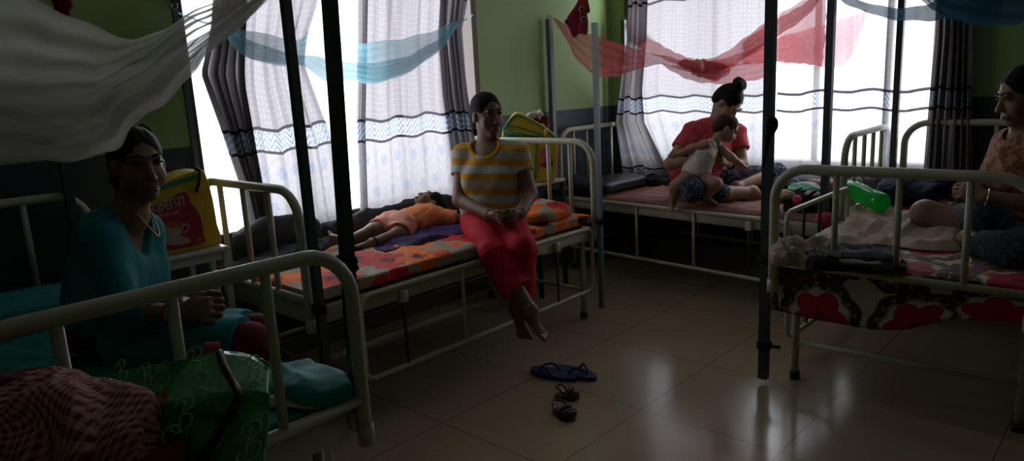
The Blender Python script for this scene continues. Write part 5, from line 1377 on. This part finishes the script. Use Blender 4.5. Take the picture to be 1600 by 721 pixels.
# ------------------------------------------------------------------ near bed with bag and cloth, left foreground
mattress('mattress edge at the bottom left under the green bag and checked cloth', (-.75, .62), (1, 0), (0, 1), 1.34, .78, .60, .70, M['maroon'])
def green_bag():
    t = thing('shopping_bag', 'glossy green plastic shopping bag with pale script print and black handle strap', 'bag', P(330, 721, 1.27)*[1, 1, 0]+V(0, 0, .70))
    top = [(262, 596, 1.36), (290, 566, 1.36), (320, 556, 1.36), (350, 551, 1.36), (390, 556, 1.35), (420, 574, 1.33)]
    mid = [(262, 624, 1.25), (300, 620, 1.245), (340, 618, 1.24), (372, 616, 1.24), (400, 615, 1.25), (421, 616, 1.27)]
    low = [(232, 665, 1.235), (290, 690, 1.215), (340, 700, 1.21), (380, 705, 1.215), (415, 690, 1.25)]
    bot = [(228, 790, 1.25), (290, 810, 1.22), (340, 815, 1.21), (380, 815, 1.22), (412, 800, 1.26)]
    def res(pts, n=40):
        p = smooth_path([P(*q) for q in pts], 8); s = np.r_[0, np.cumsum(np.linalg.norm(np.diff(p, axis=0), axis=1))]; s /= s[-1]
        return np.stack([np.interp(np.linspace(0, 1, n), s, p[:, i]) for i in range(3)], -1)
    rows = [res(top), res(mid), res(low), res(bot)]
    def loft(rows, k=(10, 10, 10)):
        out = []
        for i in range(len(rows)-1):
            for q in np.arange(k[i])/k[i]: out.append(rows[i]*(1-q)+rows[i+1]*q)
        out.append(rows[-1]); g = np.stack(out)
        g = g-FH*(.006*sines(g, 91, 55, 4)+.004*ridge(g, 92, 40))[..., None]
        n, m_ = g.shape[:2]; i = np.arange(n*m_).reshape(n, m_)
        return g.reshape(-1, 3), np.stack([i[:-1, :-1], i[1:, :-1], i[1:, 1:], i[:-1, 1:]], -1).reshape(-1, 4)
    thicken(obj('front_panel', loft(rows), M['greenbag'], t), .002)
    off = lambda pts, dd, dx=0: [(x+dx, y, d+dd) for x, y, d in pts]
    back = [res([(150, 590, 1.44), (200, 577, 1.46), (262, 566, 1.47), (330, 553, 1.46), (400, 558, 1.44), (422, 574, 1.42)]), res([(206, 612, 1.42), (262, 622, 1.44), (330, 620, 1.45), (422, 616, 1.42)]), res([(215, 690, 1.42), (330, 700, 1.43), (416, 690, 1.40)]), res([(215, 770, 1.42), (330, 780, 1.43), (414, 770, 1.40)])]
    thicken(obj('back_panel', loft(back), M['greenbag'], t), .002)
    side = [np.linspace(0, 1, 12)[:, None]*(b[-1]-a[-1])+a[-1] for a, b in zip(rows, back)]
    thicken(obj('side_gusset', loft(side), M['greenbag'], t), .002)
    fold = [np.stack([P(206, 612, 1.41), P(236, 622, 1.38), P(262, 618, 1.33)]), np.stack([P(232, 640, 1.36), P(246, 640, 1.34), P(262, 628, 1.30)])]
    g = lambda pts: prism(smooth_path([P(*q) for q in pts], 4, True), FH, .004)
    obj('lining', g([(168, 593, 1.41), (200, 602, 1.40), (244, 622, 1.37), (262, 624, 1.33), (240, 640, 1.33), (214, 634, 1.35), (222, 622, 1.38), (190, 606, 1.40)]), M['bagorange'], t)
    obj('lining', g([(264, 590, 1.385), (270, 602, 1.38), (264, 622, 1.34), (252, 622, 1.36), (258, 604, 1.39)]), M['bagorange'], t)
    obj('strap', tube(smooth_path([P(343, 551, 1.352), P(352, 575, 1.305), P(366, 600, 1.262), P(373, 617, 1.228), P(364, 640, 1.222), P(345, 672, 1.205), P(318, 716, 1.195), P(305, 740, 1.195)], 6), .0075, 8), M['blackstrap'], t)
    obj('tag_flap', prism([P(318, 537, 1.42), P(342, 535, 1.42), P(344, 553, 1.40), P(320, 556, 1.40)], FH, .003), M['pinkcloth'], t)['label'] = 'pink folded tag'
    def spot(px, py, D, body, size, dy=(0, 0, 1), roll=.3, nm='printed_script'):
        xd = nrm(RH+UP*roll*.6); n_ = nrm(-CF*.9+UP*.35); yd = nrm(np.cross(n_, xd)); text(nm, body, P(px, py, D), xd, yd, size, M['bagprint'], t, .35)
    SB = [(-.02, -.5), (.0, 0), (.03, .42), (-.20, .50), (-.30, .28), (-.10, .58), (.28, .56), (.36, .28), (.06, .06), (.40, -.06), (.38, -.42), (.05, -.56), (-.28, -.44), (-.22, -.28)]
    SS = [(.30, .34), (.20, .52), (-.10, .50), (-.20, .25), (.05, .02), (.28, -.22), (.10, -.50), (-.22, -.48), (-.34, -.24), (-.20, -.12), (-.10, -.26)]
    def flourish(px, py, D, k, size, roll):
        xd = nrm(RH+UP*roll*.6); n_ = nrm(-CF*.9+UP*.35); yd = nrm(np.cross(n_, xd)); o = P(px, py, D)+n_*.002
        obj('printed_script', tube(smooth_path([o+size*1.1*(x*xd+y*yd+.25*y*xd) for x, y in (SB if k == 'B' else SS)], 5), size*.034, 6), M['bagprint'], t)
    plain_spot = spot
    def spot(px, py, D, body, size, roll=.3):
        if body in 'BS': flourish(px, py, D, body, size, roll)
        elif body[0] == 'B':
            flourish(px, py, D, 'B', size, roll); plain_spot(px+24, py-13*roll/.3*.5, D, body[1:], size*.8, roll=roll)
        else: plain_spot(px, py, D, body, size, roll=roll)
    for a in ((300, 567, 1.325, 'B', .040), (392, 578, 1.295, 'Be', .036), (306, 610, 1.238, 'B', .044), (284, 650, 1.216, 'B', .045), (262, 700, 1.205, 'S', .058), (404, 648, 1.225, 'ee', .032), (388, 692, 1.196, 'B', .050), (400, 598, 1.262, 'ee', .030), (242, 668, 1.215, 'n', .035)): spot(*a)
    for a in ((188, 583, 1.435, 'B', .034), (226, 592, 1.425, 'Bee', .040), (250, 606, 1.415, 'S', .03)): spot(*a, roll=.9)
green_bag()
def checked():
    c = P(84, 700, 1.16)
    def disp(p):
        e = c-FH*.09+UP*.05+RH*.02; q = p-e; rr = np.sqrt((q @ RH)**2+(.8*(q @ UP))**2+.3*(q @ FH)**2); a = np.arctan2(q @ UP, q @ RH)
        return .009*np.sin(rr*105+a*1.2)*np.clip(rr/.03, 0, 1)+.014*crumple(p, 95, 22)
    v, f, uv = superball(c, (.148, .12, .115), np.stack([RH, UP, FH], 1)[:, [0, 2, 1]], .9, .8, 90, disp)
    q = v-c; sw = 2.2*np.exp(-((q @ RH)**2+(q @ UP)**2)/.012); x_, y_ = q @ RH, q @ nrm(UP*.85+FH*.5)
    ang = np.stack([x_*np.cos(sw)-y_*np.sin(sw), x_*np.sin(sw)+y_*np.cos(sw)], -1)*1.9
    tag(obj('cloth_bundle', (v, f), M['gingham'], None, True, ang), 'red and pale checked cloth bundled in the bottom left corner', 'cloth')
    lump('cloth_bundle', 'dark maroon cloth under the checked bundle beside the green bag', 'cloth', P(196, 735, 1.20), (.075, .10, .05), .3, M['maroon'], 96, .012, 30)
    lump('cloth_bundle', 'dark cloth behind the checked bundle at the left edge', 'cloth', P(30, 640, 1.34), (.12, .09, .05), .6, M['maroon'], 97, .012, 26)
checked()
# teal sheet corner and pale cloth on the left foreground bed
lump('cloth_bundle', 'teal sheet corner bunched at the foot of the left foreground bed', 'sheet', (.985, 1.79, .675), (.085, .17, .038), .1, M['teal_sheet'], 98, .018, 20, zmin=.655)
drape('cloth', 'pale pink crumpled cloth on the teal sheet behind the footboard', 'cloth', [tuple(onz(415, 632, .67)[:2]), tuple(onz(500, 636, .67)[:2]), tuple(onz(470, 610, .67)[:2]), tuple(onz(415, 612, .67)[:2])], .660, M['palepink'], 99, .025, 30, 30, 30)
lump('pillow', 'teal covered pillow at the headboard beside the woman in teal', 'pillow', (.62, 3.30, .72), (.28, .17, .07), .02, M['teal_sheet'], 123, .008, 14, .6, .4)
